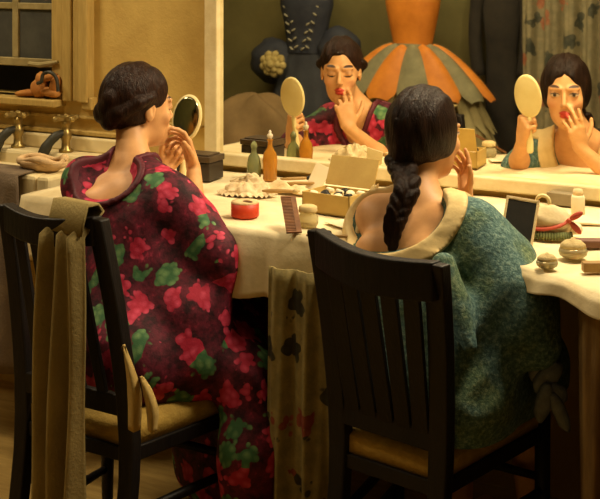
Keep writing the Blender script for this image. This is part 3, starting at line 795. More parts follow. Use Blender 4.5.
f.cone(A(-1.145, -.83, .535), A(-1.06, -.58, .53), .080, .078, .05)
f.chain([A(-1.33, -.43, .52), A(-1.33, -.40, .38)], [.09, .085], .05); f.chain([A(-1.12, -.44, .52), A(-1.12, -.42, .38)], [.09, .085], .05)
# deep folds at the hanging sleeve
f.cone(A(-1.0, -.86, .80), A(-1.12, -.93, .60), .030, .022, .04, None, True)
f.cone(A(-.975, -.84, .66), A(-1.06, -.93, .58), .022, .020, .03, None, True)
f.cone(A(-1.17, -.87, .86), A(-1.08, -.93, .70), .022, .016, .04)
wob(f, .0055, 26, 9)
coverR(f, .012)
nB = np.stack([A(.98, -.12, -.10), A(.12, .99, 0), A(.10, 0, .99)])
hole = np.minimum(f.ellf((-1.410, -.80, 1.0), (.213, .165, .150), nB)(*f.ax()), f.ellf((-1.31, -.62, .985), (.080, .16, .175), nB)(*f.ax())); body = f.a.copy()
f.a = np.maximum(np.maximum(f.a, -hole), .462-f.ax()[2]).astype(np.float32)
me, _ = f.mesh('robe', 2)
rb = link('robe', me, 'knit', p2, 'teal green knitted robe')
f.a = np.maximum(np.maximum(body-.010, -hole), hole-.048).astype(np.float32); f.a = np.maximum(f.a, -(body+.016))
me, _ = f.mesh('collar', 2); link('collar', me, 'collar_cream', rb, 'cream silk collar band')
rows = []
for i, (px, py, Y, w_) in enumerate(((377, 183, 3.36, .010), (371, 197, 3.33, .017), (366, 214, 3.29, .022), (363, 232, 3.26, .024), (362, 252, 3.24, .022))):
    p = at(px, py, Y); rows.append([p+V((RT[0], RT[1], 0))*w_*q-V((FW[0], FW[1], 0))*.012*math.cos(2.6*q+i*.5) for q in (-1, -.6, -.2, .2, .6, 1)])
bm = bmesh.new(); cloth_sheet(bm, rows, .006); obj('slip_fold', bm, 'collar_cream', rb, 'cream silk slipped off the left arm', smooth=True, sub=1)
# ribbon bow of her sash
bm = bmesh.new()
for c, r, an in ((at(541, 362, 2.98), (.020, .010, .048), .5), (at(548, 377, 2.97), (.024, .010, .046), .7), (at(553, 396, 2.96), (.034, .010, .030), -.2), (at(544, 402, 2.955), (.020, .010, .048), .25), (at(560, 412, 2.95), (.016, .008, .05), -.4)):
    blob(bm, c, r, 14, Matrix.Rotation(YAW, 3, 'Z') @ Matrix.Rotation(an, 3, 'Y'), .05, 3)
obj('sash_bow', bm, 'bow', p2, 'blue-black ribbon bow', smooth=True)

# ================================================================== HAND MIRRORS
def hand_mirror(c, nrm_, up, handle_to, label, ra=.050, rb_=.072):
    c = V(c); n_ = V(nrm_).normalized(); u = V(up); u = (u-n_*u.dot(n_)).normalized(); r = u.cross(n_)
    t = thing('hand_mirror', c, label, 'hand mirror')
    def disc(ra, rb, dn, th, m, nm, lab=None, rim=False):
        bm = bmesh.new(); k = 40
        prof = [(0, -th/2), (.90, -th/2), (1.0, -th*.2), (1.0, th*.2), (.90, th/2), (0, th/2)]
        rings = [[bm.verts.new(r*ra*q*math.cos(2*PI*i/k)+u*rb*q*math.sin(2*PI*i/k)+n_*(h+dn)) for i in range(k)] if q else [bm.verts.new(n_*(h+dn))] for q, h in prof]
        for a, b in zip(rings, rings[1:]):
            for i in range(k):
                f_ = [a[i % len(a)]]+([a[(i+1) % k]] if len(a) > 1 else [])+([b[(i+1) % k]] if len(b) > 1 else [])+[b[i % len(b)]]
                bm.faces.new(f_)
        return obj(nm, bm, m, t, lab, smooth=True)
    disc(ra, rb_, 0, .012, 'ivory', 'mirror_back', 'ivory oval back')
    disc(ra*.86, rb_*.9, .006, .003, 'hand_glass', 'mirror_glass')
    h = V(handle_to)-c; bm = bmesh.new()
    st = -u*rb_*.95
    tube(bm, crv([st, st.lerp(h, .3), st.lerp(h, .75), h], 14), [.006]+[.008]*3+[.009]*4+[.011]*5+[.008], 12); obj('handle', bm, 'ivory', t, smooth=True)
    return t
cLm = on_d(187, 118, .335); cRm = V((-1.402, -.385, 1.11))
hand_mirror(cLm, (.10, -.97, .18), (.08, 0, 1), cLm+V((.005, -.03, -.20)), 'ivory oval hand mirror held up by the woman in the crimson kimono')
hand_mirror(cRm, (.15, -.97, .18), (.0, 0, 1), cRm+V((.0, -.02, -.185)), 'ivory oval hand mirror held up by the woman in the teal robe', .048, .072)

# ================================================================== TABLE THINGS
zt = ZT+.004
def T(px, py): return on_z(px, py, zt)
# black box with clasp
c = T(200, 178); t = thing('jewel_box', c, 'black lacquered box with a pale clasp against the mirror frame, left end of the table', 'box', .05)
bm = bmesh.new(); box2(bm, (-.060, -.045, 0), (.060, .045, .056)); obj('box_body', bm, 'black_lac', t, bevel=.003)
bm = bmesh.new(); box2(bm, (-.063, -.048, .057), (.063, .048, .076)); box2(bm, (-.052, -.038, .076), (.052, .038, .081)); obj('lid', bm, 'lid_brown', t, bevel=.005)
bm = bmesh.new(); box2(bm, (-.012, -.051, .038), (.004, -.045, .066)); box2(bm, (-.010, -.053, .036), (.002, -.048, .046)); obj('clasp', bm, 'stopper', t, 'pale metal clasp', bevel=.001)
# bottles
def bottle(px, py, label, m, prof, stop, sx=1, sy=1):
    c = T(px, py); t = thing('perfume_bottle', c, label, 'bottle')
    bm = bmesh.new(); lathe(bm, prof, 28, (0, 0, 0), sx, sy); obj('flask', bm, m, t, smooth=True)
    bm = bmesh.new(); lathe(bm, stop, 18); obj('stopper', bm, 'stopper' if m == 'amber' else m, t, smooth=True)
bottle(270, 180, 'amber glass perfume bottle with a pale stopper by the mirror frame', 'amber',
       [(0, 0), (.021, 0), (.0225, .004), (.022, .04), (.024, .062), (.020, .085), (.010, .100), (.0075, .106), (.0075, .122), (.011, .125), (.011, .128), (0, .128)],
       [(0, .126), (.006, .126), (.006, .132), (.010, .137), (.009, .143), (.004, .147), (.005, .152), (0, .158)])
bottle(254, 179, 'small pale green glass bottle left of the amber one', 'green_glass',
       [(0, 0), (.021, 0), (.024, .01), (.0235, .05), (.018, .072), (.009, .083), (.008, .094), (.011, .096), (0, .098)],
       [(0, .094), (.006, .094), (.011, .102), (.010, .110), (.005, .118), (0, .121)], 1, .8)
# crumpled lace cap
c = T(247, 194); t = thing('lace_cap', c, 'crumpled ivory lace cap lying behind the red tin', 'cap')
bm = bmesh.new(); rows = []
for i in range(48):
    a = 2*PI*i/48; col = []
    for j in range(13):
        q = j/12; r = .088*math.sin(q*PI/2); z = .068*math.cos(q*PI/2)
        k = 1+.10*math.sin(5*a+1)+.06*math.sin(9*a+2*q*5)
        z += .010*math.sin(6*a+7*q)*math.sin(q*PI)+.006*math.sin(11*a-9*q)
        col.append(V((r*k*math.cos(a), r*k*.72*math.sin(a), max(.002, z*(1+.25*math.cos(a-1)))+.002)))
    rows.append(col)
grid(bm, rows, True); bmesh.ops.remove_doubles(bm, verts=bm.verts, dist=.0006); obj('crown', bm, 'lace', t, smooth=True)
bm = bmesh.new(); rows = []
for i in range(120):
    a = 2*PI*i/120; rows.append([])
    for q in (0, .35, .7, 1):
        r = .078+.028*q; k = 1+.10*math.sin(5*a+1)+.05*math.sin(9*a)
        rows[-1].append(V((r*k*math.cos(a), r*k*.74*math.sin(a), .007+.006*q*math.sin(26*a)+.004*math.sin(4*a)+.012*(1-q))))
grid(bm, rows, True); obj('frill', bm, 'lace', t, smooth=True)
bm = bmesh.new(); tube(bm, crv([(-.06, -.02, .055), (-.02, .0, .078), (.03, .02, .072), (.075, .01, .045), (.10, -.01, .018)], 24), .005, 8, flat=.5); obj('ribbon', bm, 'pouch', t, smooth=True); t.scale = (.82, .82, .66)
# strewn brushes and a folded cloth next to the cap
c = T(284, 192)
bm = bmesh.new(); rows = []
for i in range(30):
    s = i/29; col = []
    for j in range(14):
        q = j/13; x = -.085+.17*s; y = -.04+.08*q+.02*math.sin(5*s)
        z = .004+.011*(1+math.sin(13*s+5*q))*math.sin(PI*q)*math.sin(PI*s)+.005*(1+math.sin(19*q+4*s))*math.sin(PI*s)
        col.append(V((x*math.cos(.35)-y*math.sin(.35), x*math.sin(.35)+y*math.cos(.35), z)))
    rows.append(col)
cloth_sheet(bm, rows, .004); o = obj('powder_cloth', bm, 'powder', smooth=True); o.location = c+V((0, 0, .002)); tag(o, 'rumpled powder-stained cloth right of the lace cap', 'cloth')
for k, (px, py, an, ln) in enumerate(((296, 184, .75, .10), (304, 190, .55, .12), (281, 199, .45, .11))):
    p = T(px, py)+V((0, 0, .017+.003*k)); t = thing('makeup_brush', p, ('short', 'long', 'thick')[k]+' wooden make-up brush lying on the powder cloth, '+('farthest', 'middle', 'nearest')[k]+' of three', 'brush', an, 'make-up brushes')
    bm = bmesh.new(); tube(bm, [(-ln/2, 0, 0), (-ln/4, 0, 0), (ln/4, 0, 0), (ln/3, 0, 0)], [.003, .005+.001*k, .005, .004], 8); obj('handle', bm, 'tan_wood', t, smooth=True)
    bm = bmesh.new(); tube(bm, [(ln/3, 0, 0), (ln*.42, 0, 0), (ln/2, 0, .001)], [.005, .008, .002], 8); obj('bristles', bm, 'black_bits' if k == 0 else 'puff', t, smooth=True)
# red powder box
c = T(245, 216); t = thing('powder_box', c, 'round red powder box with a cream top near the table front', 'powder box')
bm = bmesh.new(); lathe(bm, [(0, 0), (.037, 0), (.038, .002), (.038, .036), (.035, .036), (.035, .028), (0, .028)], 36); obj('drum', bm, 'red_tin', t, smooth=True)
bm = bmesh.new(); lathe(bm, [(0, .029), (.034, .029), (.0375, .037), (.036, .041), (.020, .0425), (0, .043)], 36); obj('powder_top', bm, 'powder', t, smooth=True)
bm = bmesh.new(); blob(bm, (.016, -.012, .043), (.016, .008, .003), 12); obj('powder_stain', bm, 'comb', t, smooth=True)
# comb
c = T(291, 229); t = tag(obj('comb', (lambda b: b)(bmesh.new()), 'comb'), 'brown tortoise comb beside the glass jar', 'comb')
bm = bmesh.new(); box2(bm, (-.060, .006, 0), (.060, .018, .005))
for k in range(24): x = -.056+k*.00485; box2(bm, (x-.0014, -.018, .0008), (x+.0014, .007, .0042))
box2(bm, (-.060, -.018, 0), (-.055, .006, .005)); box2(bm, (.055, -.018, 0), (.060, .006, .005))
bm.to_mesh(t.data); bm.free(); dv = on_z(301, 236, zt)-on_z(284, 210, zt); dv.z = 0; dv.normalize(); dv = (dv*.86+V((0, 0, -.5))).normalized()
sd = V((0, 0, 1)).cross(dv).normalized(); t.matrix_world = Matrix.Translation(c+V((0, 0, .036))) @ Matrix((dv, sd, dv.cross(sd))).transposed().to_4x4() @ Matrix.Diagonal((1.15, 1.1, 1, 1))
# glass jar
c = T(308, 226); t = thing('cream_jar', c, 'small round glass jar of cream right of the comb', 'jar')
bm = bmesh.new(); lathe(bm, [(0, 0), (.024, 0), (.0275, .008), (.027, .026), (.021, .032), (.0215, .037), (0, .037)], 28); obj('jar', bm, 'jar_glass', t, smooth=True)
bm = bmesh.new(); lathe(bm, [(0, .0375), (.024, .0375), (.0245, .040), (.024, .051), (.016, .055), (0, .056)], 28); obj('lid', bm, 'cream_card', t, smooth=True)
# open cardboard make-up box
c = T(337, 211); yb = -.10; t = thing('makeup_box', c, 'open cream cardboard box full of make-up, lid raised against the mirror', 'box', yb)
W_, D_, H_ = .155, .115, .055
bm = bmesh.new()
box2(bm, (-W_/2, -D_/2, 0), (W_/2, D_/2, .004))
for a, b in (((-W_/2, -D_/2), (W_/2, -D_/2+.004)), ((-W_/2, D_/2-.004), (W_/2, D_/2)), ((-W_/2, -D_/2), (-W_/2+.004, D_/2)), ((W_/2-.004, -D_/2), (W_/2, D_/2))): box2(bm, (*a, 0), (*b, H_))
obj('tray', bm, 'card_edge', t)
bm = bmesh.new(); box(bm, (0, D_/2+.022, H_+.042), (W_+.004, .005, .085), Matrix.Rotation(-.42, 3, 'X')); obj('lid', bm, 'card_edge', t, bevel=.001)
bm = bmesh.new(); box2(bm, (-W_/2+.004, -D_/2+.004, .004), (W_/2-.004, D_/2-.004, .042)); obj('lining', bm, 'cream_card', t)
wm = t.matrix_basis.copy(); wm = Matrix.Translation(c) @ Matrix.Rotation(yb, 4, 'Z')
spots = [(-.055, -.035), (-.03, -.012), (-.008, .022), (.012, -.01), (.032, .018), (.05, -.02), (-.045, .03), (.0, .04), (.055, .035), (-.01, -.038), (.03, -.04)]
for k, (x, y) in enumerate(spots):
    bm = bmesh.new(); lathe(bm, [(0, 0), (.011, 0), (.0125, .003), (.0125, .010), (.010, .0125), (0, .013)], 14)
    blk = k % 2 == 1
    o = obj('makeup_pot', bm, 'black_bits' if blk else 'white_card', smooth=True); o.location = wm @ V((x, y, .0425)); o.rotation_euler = (.35*math.sin(k*2), .3*math.cos(k*3), 0)
    tag(o, 'small round '+('black' if blk else 'white')+' make-up pot inside the open cardboard box', 'make-up pot', ('black' if blk else 'white')+' pots in the make-up box')
# standing white card, notes
def slab(name, px, py, size, rot, m, label, cat, dz=0.0, bev=.001):
    bm = bmesh.new(); box(bm, (0, 0, 0), size); o = obj(name, bm, m, bevel=bev); o.location = T(px, py)+V((0, 0, dz)); o.rotation_euler = rot; return tag(o, label, cat)
slab('note_card', 318, 190, (.055, .003, .082), (-.42, .25, -.15), 'white_card', 'white card propped up left of the cardboard box', 'card', .036)
slab('paper_sheet', 348, 226, (.13, .065, .002), (0, 0, -.5), 'white_card', 'flat white sheet of paper in front of the cardboard box', 'paper', .003)
bm = bmesh.new(); tube(bm, [(-.06, 0, 0), (-.02, 0, 0), (.045, 0, 0), (.06, 0, 0)], [.003, .004, .004, .0015], 8); o = obj('pencil', bm, 'tan_wood', smooth=True); o.location = T(330, 238)+V((0, 0, .005)); o.rotation_euler = (0, 0, .35)
tag(o, 'tan make-up pencil at the table edge by the foreground chair', 'pencil')
# framed easel mirror by the teal robe
c = T(516, 243); t = thing('easel_mirror', c, 'small dark mirror in a cream frame leaning beside the teal sleeve', 'mirror', .25)
Rm = Matrix.Rotation(-.42, 3, 'X') @ Matrix.Rotation(.12, 3, 'Y')
def quadbox(nm, c_, s, m, lab=None):
    bm = bmesh.new(); box(bm, Rm @ V(c_), s, Rm); return obj(nm, bm, m, t, lab, bevel=.002)
quadbox('mirror_glass', (0, .0, .055), (.072, .004, .102), 'coat', 'dark glass')
bm = bmesh.new()
for cc, ss in (((-.038, 0, .055), (.006, .009, .116)), ((.038, 0, .055), (.006, .009, .116)), ((0, 0, .110), (.08, .009, .006)), ((0, 0, .0), (.08, .009, .006))): box(bm, Rm @ V(cc), ss, Rm)
obj('mirror_frame', bm, 'powder', t, 'cream frame', bevel=.001)
bm = bmesh.new(); beam(bm, Rm @ V((0, .006, .085)), V((0, .085, .0)), .012, .004, (1, 0, 0)); obj('strut', bm, 'dark_wood', t)
# pouch with ring and red ribbon
c = T(549, 236); t = thing('drawstring_pouch', c, 'cream cloth pouch with a ring handle, red ribbon and green fringe', 'pouch', .1)
bm = bmesh.new(); blob(bm, (0, 0, .036), (.062, .046, .040), 24, None, .05, 5); obj('bag', bm, 'pouch', t, smooth=True)
bm = bmesh.new(); tube(bm, [(-.018+.017*math.cos(2*PI*k/20), .012, .082+.017*math.sin(2*PI*k/20)) for k in range(21)], .0045, 8, cap=False); obj('ring', bm, 'ivory', t, smooth=True)
bm = bmesh.new(); tube(bm, crv([(-.063, -.022, .026), (-.035, -.044, .025), (.0, -.050, .027), (.035, -.042, .036), (.058, -.018, .05)], 24), .0055, 8, flat=.6); obj('ribbon', bm, 'red_ribbon', t, 'red ribbon', smooth=True)
bm = bmesh.new()
for k in range(26):
    a = -PI*.95+PI*.8*k/25; p = V((.066*math.cos(a), .050*math.sin(a), .020)); tube(bm, [p, p+V((.004*math.cos(a), .005*math.sin(a), -.010)), p+V((.008*math.cos(a), .010*math.sin(a), -.018))], [.004, .004, .002], 6)
obj('fringe', bm, 'green_trim', t, 'green fringe', smooth=True)
bm = bmesh.new()
for a in (-.5, .35):
    blob(bm, (.058+.016*math.cos(a), -.024, .048+.020*math.sin(a*2)), (.020, .007, .008), 12, Matrix.Rotation(-a*1.6, 3, 'Y'))
blob(bm, (.056, -.027, .048), (.007, .007, .007), 10); obj('bow', bm, 'red_ribbon', t, 'red ribbon bow', smooth=True)
# two powder puffs / round jars
for px, py, r, lab in ((573, 258, .034, 'larger round glass powder jar in front of the cloth pouch'), (547, 268, .025, 'smaller round glass powder jar nearest the teal robe')):
    c = T(px, py); t = thing('powder_jar', c, lab, 'jar', group='powder jars')
    bm = bmesh.new(); lathe(bm, [(0, 0), (r*.6, 0), (r*.95, r*.25), (r, r*.5), (r*.9, r*.72), (0, r*.72)], 28); obj('bowl', bm, 'jar_glass', t, smooth=True)
    bm = bmesh.new(); lathe(bm, [(0, r*.74), (r*.88, r*.74), (r*.86, r*.95), (r*.6, r*1.18), (r*.2, r*1.28), (r*.12, r*1.4), (0, r*1.42)], 28); obj('lid', bm, 'puff', t, smooth=True)
# other bits at the right end
slab('wooden_block', 594, 272, (.052, .024, .022), (0, 0, .55), 'tan_wood', 'small wooden block near the table front at the right edge', 'block', .012, .002)
slab('leather_case', 596, 247, (.10, .036, .018), (0, 0, .5), 'mauve', 'flat mauve leather case on the cloth at the right edge', 'case', .010, .004)
slab('grey_box', 563, 205, (.085, .035, .034), (0, 0, -.1), 'grey_card', 'low grey cardboard box under the mirror at the right', 'box', .018, .002)
slab('white_paper', 596, 222, (.12, .10, .005), (0, 0, .2), 'white_card', 'stack of white papers on the table at the right edge', 'paper', .004)
c = T(578, 214); t = thing('powder_tin', c, 'tall white powder tin standing below the mirror at the right', 'tin')
bm = bmesh.new(); lathe(bm, [(0, 0), (.018, 0), (.019, .004), (.0185, .045), (.016, .052), (0, .052)], 24); obj('can', bm, 'white_card', t, smooth=True)
bm = bmesh.new(); lathe(bm, [(0, .0525), (.014, .0525), (.0145, .060), (.012, .068), (0, .07)], 20); obj('cap', bm, 'powder', t, smooth=True)
c = T(574, 236)+V((0, 0, .002))
bm = bmesh.new(); blob(bm, (0, 0, .016), (.022, .018, .015), 18, None, .10, 2); o = obj('cotton_ball', bm, 'white_card', smooth=True); o.location = c; tag(o, 'ball of white cotton beside the red ribbon', 'cotton')

# ================================================================== SINK CORNER
ZS = .875
t = thing('wash_sink', (-3.15, 0, 0), 'white ceramic wash sink under the window', 'sink')
bm = bmesh.new()
x0, x1, y0, y1 = -.62, .50, -.50, -.012
box2(bm, (x0, y0, ZS-.20), (x0+.05, y1, ZS)); box2(bm, (x1-.05, y0, ZS-.20), (x1, y1, ZS))
box2(bm, (x0+.05, y0, ZS-.20), (x1-.05, y0+.17, ZS)); box2(bm, (x0+.05, y1-.11, ZS-.20), (x1-.05, y1, ZS))
box2(bm, (x0+.05, y0+.17, ZS-.20), (x1-.05, y1-.11, ZS-.13))
obj('basin', bm, 'ceramic', t, bevel=.012)
bm = bmesh.new(); box2(bm, (x0, -.045, ZS), (x1, -.012, ZS+.05)); obj('splashback', bm, 'ceramic', t, bevel=.006)
for sx in (-.5, .38):
    bm = bmesh.new(); beam(bm, (sx, -.26, ZS-.2), (sx, -.26, 0), .07, .05, (1, 0, 0)); obj('leg', bm, 'dark_wood', t)
for px, py, lab in ((18, 139, 'left brass tap with a dark spout over the sink'), (66, 143, 'right brass tap with a dark spout over the sink')):
    p = on_d(px, py, .075); p.z = ZS+.001
    t = thing('tap', p, lab, 'tap', -.35, 'brass taps over the sink'); t.scale = (1.25,)*3
    bm = bmesh.new(); lathe(bm, [(0, 0), (.020, 0), (.020, .006), (.013, .012), (.012, .03), (.016, .04), (.016, .055), (.012, .06), (.010, .072), (.013, .078), (.010, .086), (0, .088)], 18); obj('valve_body', bm, 'brass', t, smooth=True)
    bm = bmesh.new(); box2(bm, (-.034, -.006, .088), (.034, .006, .099)); box2(bm, (-.006, -.034, .088), (.006, .034, .099)); blob(bm, (0, 0, .099), (.009, .009, .007), 10)
    for a in ((-.034, 0), (.034, 0), (0, .034), (0, -.034)): blob(bm, (*a, .0935), (.009, .009, .008), 8)
    obj('cross_handle', bm, 'brass', t, smooth=False)
    bm = bmesh.new(); tube(bm, crv([(0, -.006, .052), (-.006, -.026, .047), (-.014, -.050, .022), (-.020, -.066, -.014), (-.022, -.072, -.038)], 16), [.011]*4+[.013]*4+[.0155]*8, 12); obj('spout', bm, 'tap_dark', t, 'dark tarnished spout', smooth=True)
# dish with cloth on the sink rim
c = V((-2.745, -.415, ZS+.002)); t = thing('soap_dish', c, 'oval cream dish on the front rim of the sink', 'dish', .1)
bm = bmesh.new(); lathe(bm, [(0, .002), (.05, .0), (.075, .012), (.088, .030), (.085, .033), (.070, .018), (.05, .010), (0, .008)], 36, (0, 0, 0), 1.05, .6); obj('dish', bm, 'pink_cloth', t, smooth=True)
bm = bmesh.new(); tube(bm, [(.075*1.05*math.cos(2*PI*k/36), .075*.6*math.sin(2*PI*k/36), .035+.006*math.sin(2*PI*k/12)) for k in range(37)], [.010+.004*math.sin(2*PI*k/9) for k in range(37)], 8, cap=False); obj('rolled_rim', bm, 'pink_cloth', t, smooth=True)
c = V((-2.755, -.41, ZS+.002))
bm = bmesh.new(); blob(bm, (0, 0, 0), (.045, .022, .012), 18, None, .12, 8); o = obj('face_cloth', bm, 'powder', smooth=True); o.location = c+V((0, 0, .024)); tag(o, 'crumpled cream face cloth lying in the oval dish', 'cloth')
# grey towel over the sink front
rows = []
pA, pB = V((-2.96, -.52, ZS)), V((-2.74, -.52, ZS))
for i in range(26):
    s = i/25; p = pA.lerp(pB, s); col = [p+V((0, .16, .006)), p+V((0, .08, .008)), p+V((0, .0, .008))]
    yf = -.515
    for j in range(16):
        t_ = j/15; col.append(V((p.x+.02*t_, yf-.018-.012*math.sin(9*s+2*t_)-.015*t_, ZS+.006-.62*t_)))
    col[0].y, col[1].y, col[2].y = -.40, -.45, -.505
    rows.append(col)
bm = bmesh.new(); cloth_sheet(bm, rows, .006); tag(obj('grey_towel', bm, 'grey_towel', smooth=True), 'grey-brown towel hanging over the front of the sink at the left edge', 'towel')
# orange cloth lying on the window sill
c = on_d(44, 94, .03); c.z = WZ0+.002
bm = bmesh.new()
for p, r, rt in (((-.075, 0, .014), (.055, .026, .013), .10), ((-.02, 0, .034), (.034, .028, .036), .5), ((.030, 0, .022), (.048, .026, .018), -.15), ((-.01, .0, .062), (.022, .022, .032), .2), ((.052, 0, .050), (.019, .022, .036), -.35), ((.030, 0, .076), (.030, .02, .014), .35)):
    blob(bm, p, r, 16, Matrix.Rotation(-rt, 3, 'Y'), .06, 4)
o = obj('orange_cloth', bm, 'orange_cloth', smooth=True); o.location = c; tag(o, 'twisted orange cloth lying on the window sill', 'cloth')
bm = bmesh.new(); tube(bm, crv([(.0, -.035, .055), (.02, -.038, .062), (.028, -.036, .090), (.06, -.034, .096), (.082, -.03, .075), (.09, -.03, .03)], 24), .0065, 8); obj('dark_strap', bm, 'tap_dark', o, 'dark strap')

# ================================================================== CLOTHS ON THE LEFT CHAIR
rows = []
a0, a1 = V((-2.09, -1.125, .94)), V((-1.965, -1.15, .94))
for i in range(44):
    s = i/43; p = a0.lerp(a1, s); col = []
    w = math.sin(5.2*PI*s+.6)
    for q in (0, 1, 2, 3):      # behind the rail, over it
        th = PI*.9-q*PI*.9/3; col.append(p+V((0, .040*math.cos(th)+.0, .020*math.sin(th)+(-.05 if q == 0 else .004))))
    for j in range(1, 26):
        t_ = j/25; x = p.x+(.03*(s-.5))*t_+.02*math.sin(3*t_)*(s-.5)
        col.append(V((x, p.y-.052-.020*t_-(.016+.014*t_)*w-.008*math.sin(11*s+6*t_), p.z-.010-.90*t_)))
    rows.append(col)
bm = bmesh.new(); cloth_sheet(bm, rows, .007); tag(obj('olive_shawl', bm, 'shawl', smooth=True), 'long olive shawl hanging over the top rail of the left chair', 'shawl')
# cream sash ends beside the seat
t = bpy.data.objects.new('sash', None); COL.objects.link(t); t.location = at(140, 400, 3.02); t.parent = p1; t['label'] = 'cream sash ends'
def strip(cs, ws):
    rows = []
    pth = crv(cs, 20)
    for i, p in enumerate(pth):
        w = float(np.interp(i/19, np.linspace(0, 1, len(ws)), ws)); r = V((RT[0], RT[1], 0))
        rows.append([p+r*w*k+V((-FW[0], -FW[1], 0))*.010*math.cos(k*3) for k in (-1, -.5, 0, .5, 1)])
    bm = bmesh.new(); cloth_sheet(bm, rows, .007); return bm
o0 = t.location
obj('sash_end', strip([at(123, 346, 3.0)-o0, at(129, 368, 2.99)-o0, at(134, 395, 2.985)-o0, at(134, 431, 2.985)-o0], [.003, .010, .017, .015]), 'sash_cream', t, smooth=True)
obj('sash_end', strip([at(141, 378, 2.99)-o0, at(147, 392, 2.985)-o0, at(152, 412, 2.985)-o0, at(152, 432, 2.985)-o0], [.005, .012, .015, .011]), 'sash_cream', t, smooth=True)

# ================================================================== COSTUMES ON THE BACK WALL (seen in the mirror)
WB = -2.88
def refl(px, py, d):     # real place of what the mirror shows at a pixel, d in front of the mirror
    p = on_d(px, py, -d); return V((p.x, -d, p.z))
# orange and grey tutu
c = refl(414, 47, 2.58); t = thing('ballet_costume', c, 'orange ballet costume with a striped orange and grey tutu, hanging on the back wall', 'costume')
sx_, sy_ = 1.0, .55
bm = bmesh.new(); lathe(bm, [(.105, 0), (.112, .04), (.130, .12), (.150, .22), (.155, .30), (.13, .34), (.09, .345)], 36, (0, 0, 0), 1, .62); obj('bodice', bm, 'tutu_orange', t, smooth=True)
bm = bmesh.new(); lathe(bm, [(.104, -.006), (.107, .0), (.107, .02), (.103, .026)], 36, (0, 0, 0), 1, .64); obj('waistband', bm, 'tutu_grey', t, smooth=True)
for sg in (-1, 1):
    bm = bmesh.new(); tube(bm, crv([(sg*.08, -.03, .34), (sg*.085, 0, .42), (sg*.05, .06, .50), (0, .10, .54)], 14), .008, 8); obj('strap', bm, 'tutu_orange', t, smooth=True)
def skirt_surface(u0, u1, nu, R0, R1, Ht, ruff, nr, sag=0, vmax=1.0, off=0.0):
    rows = []
    for i in range(nu+1):
        a = u0+(u1-u0)*i/nu; col = []
        for j in range(15):
            q = j/14*vmax; r = R0+(R1-R0)*(q**.85)+off; z = -Ht*(q**1.35)+ruff*.5*q*math.sin(nr*a+3*q)+sag*q
            r *= 1+ruff*q*math.sin(nr*a)*.9
            col.append(V((r*math.cos(a), r*.5*math.sin(a), z)))
        rows.append(col)
    return rows
bm = bmesh.new(); grid(bm, skirt_surface(0, 2*PI, 180, .10, .47, .52, .035, 22)); obj('tulle_skirt', bm, 'tulle', t, smooth=True)
bm = bmesh.new(); grid(bm, skirt_surface(0, 2*PI, 180, .10, .44, .42, .05, 26, .02)); obj('tulle_skirt', bm, 'tulle', t, smooth=True)
npet = 14
for k in range(npet):
    a = 2*PI*k/npet; w = 2*PI/npet*.52
    rows = []
    for i in range(7):
        s = -1+2*i/6; col = []
        for j in range(12):
            q = j/11*.92; ww = w*(1.0 if q < .75 else math.sqrt(max(0.02, 1-((q-.75)/.2)**2)))
            aa = a+s*ww; r = .104+(.36)*(q**.85)+.012*(1-s*s)+.006; z = -.30*(q**1.3)+.014*(1-s*s)+.008
            col.append(V((r*math.cos(aa), r*.5*math.sin(aa), z)))
        rows.append(col)
    bm = bmesh.new(); grid(bm, rows); obj('petal_panel', bm, 'tutu_orange' if k % 2 == 0 else 'tutu_grey', t, smooth=True)
bm = bmesh.new(); tube(bm, [(0, -.298, .54), (0, .10, .54), (0, .10, .56)], .009, 8); obj('hook', bm, 'brass', t, smooth=True)
# navy dress with rosette
c = refl(308, 52, 2.66); t = thing('navy_dress', c, 'dark navy costume dress with pale lace and a yellow rosette, hanging on the back wall', 'dress')
bm = bmesh.new(); lathe(bm, [(.125, 0), (.12, .06), (.135, .16), (.16, .26), (.155, .34), (.10, .37)], 36, (0, 0, 0), 1, .6); obj('bodice', bm, 'navy', t, smooth=True)
bm = bmesh.new(); grid(bm, skirt_surface(0, 2*PI, 160, .125, .27, .62, .05, 13)); obj('skirt', bm, 'navy_skirt', t, smooth=True)
for sg in (-1, 1):
    bm = bmesh.new(); blob(bm, (sg*.20, 0, .02 if sg > 0 else -.06), (.12 if sg > 0 else .15, .09, .13), 20, None, .07, 3+sg); obj('drapery', bm, 'navy', t, smooth=True)
rs = random.Random(4)
for sg in (-1, 1):
    bm = bmesh.new()
    for k in range(7):
        z = .03+.045*k; x = sg*(.035+.010*k); y = math.sqrt(max(0.0, 1-(x/.14)**2))*.082
        for dd in (-.5, .5): blob(bm, (x+dd*.03, y+.004, z+.01*dd), (.016, .006, .006), 8, Matrix.Rotation(.6*sg*(1 if dd > 0 else -1), 3, 'Y'))
    obj('lace_trim', bm, 'pale_lace', t, 'pale lace sprigs', smooth=True)
rp = refl(272, 64, 2.52)-c
bm = bmesh.new()
for ring, n_, r_ in ((0, 1, 0), (1, 6, .032), (2, 9, .060)):
    for k in range(n_):
        a = 2*PI*k/n_+ring; blob(bm, rp+V((r_*math.cos(a), -.012*ring, r_*.85*math.sin(a))), (.026, .016, .024), 10, Matrix.Rotation(a, 3, 'Y'), .1, k)
obj('rosette', bm, 'rosette', t, 'yellow cloth rosette', smooth=True)
bm = bmesh.new(); tube(bm, [(0, -.218, .46), (0, .0, .46), (0, .0, .36)], .008, 8); obj('hook', bm, 'brass', t, smooth=True)
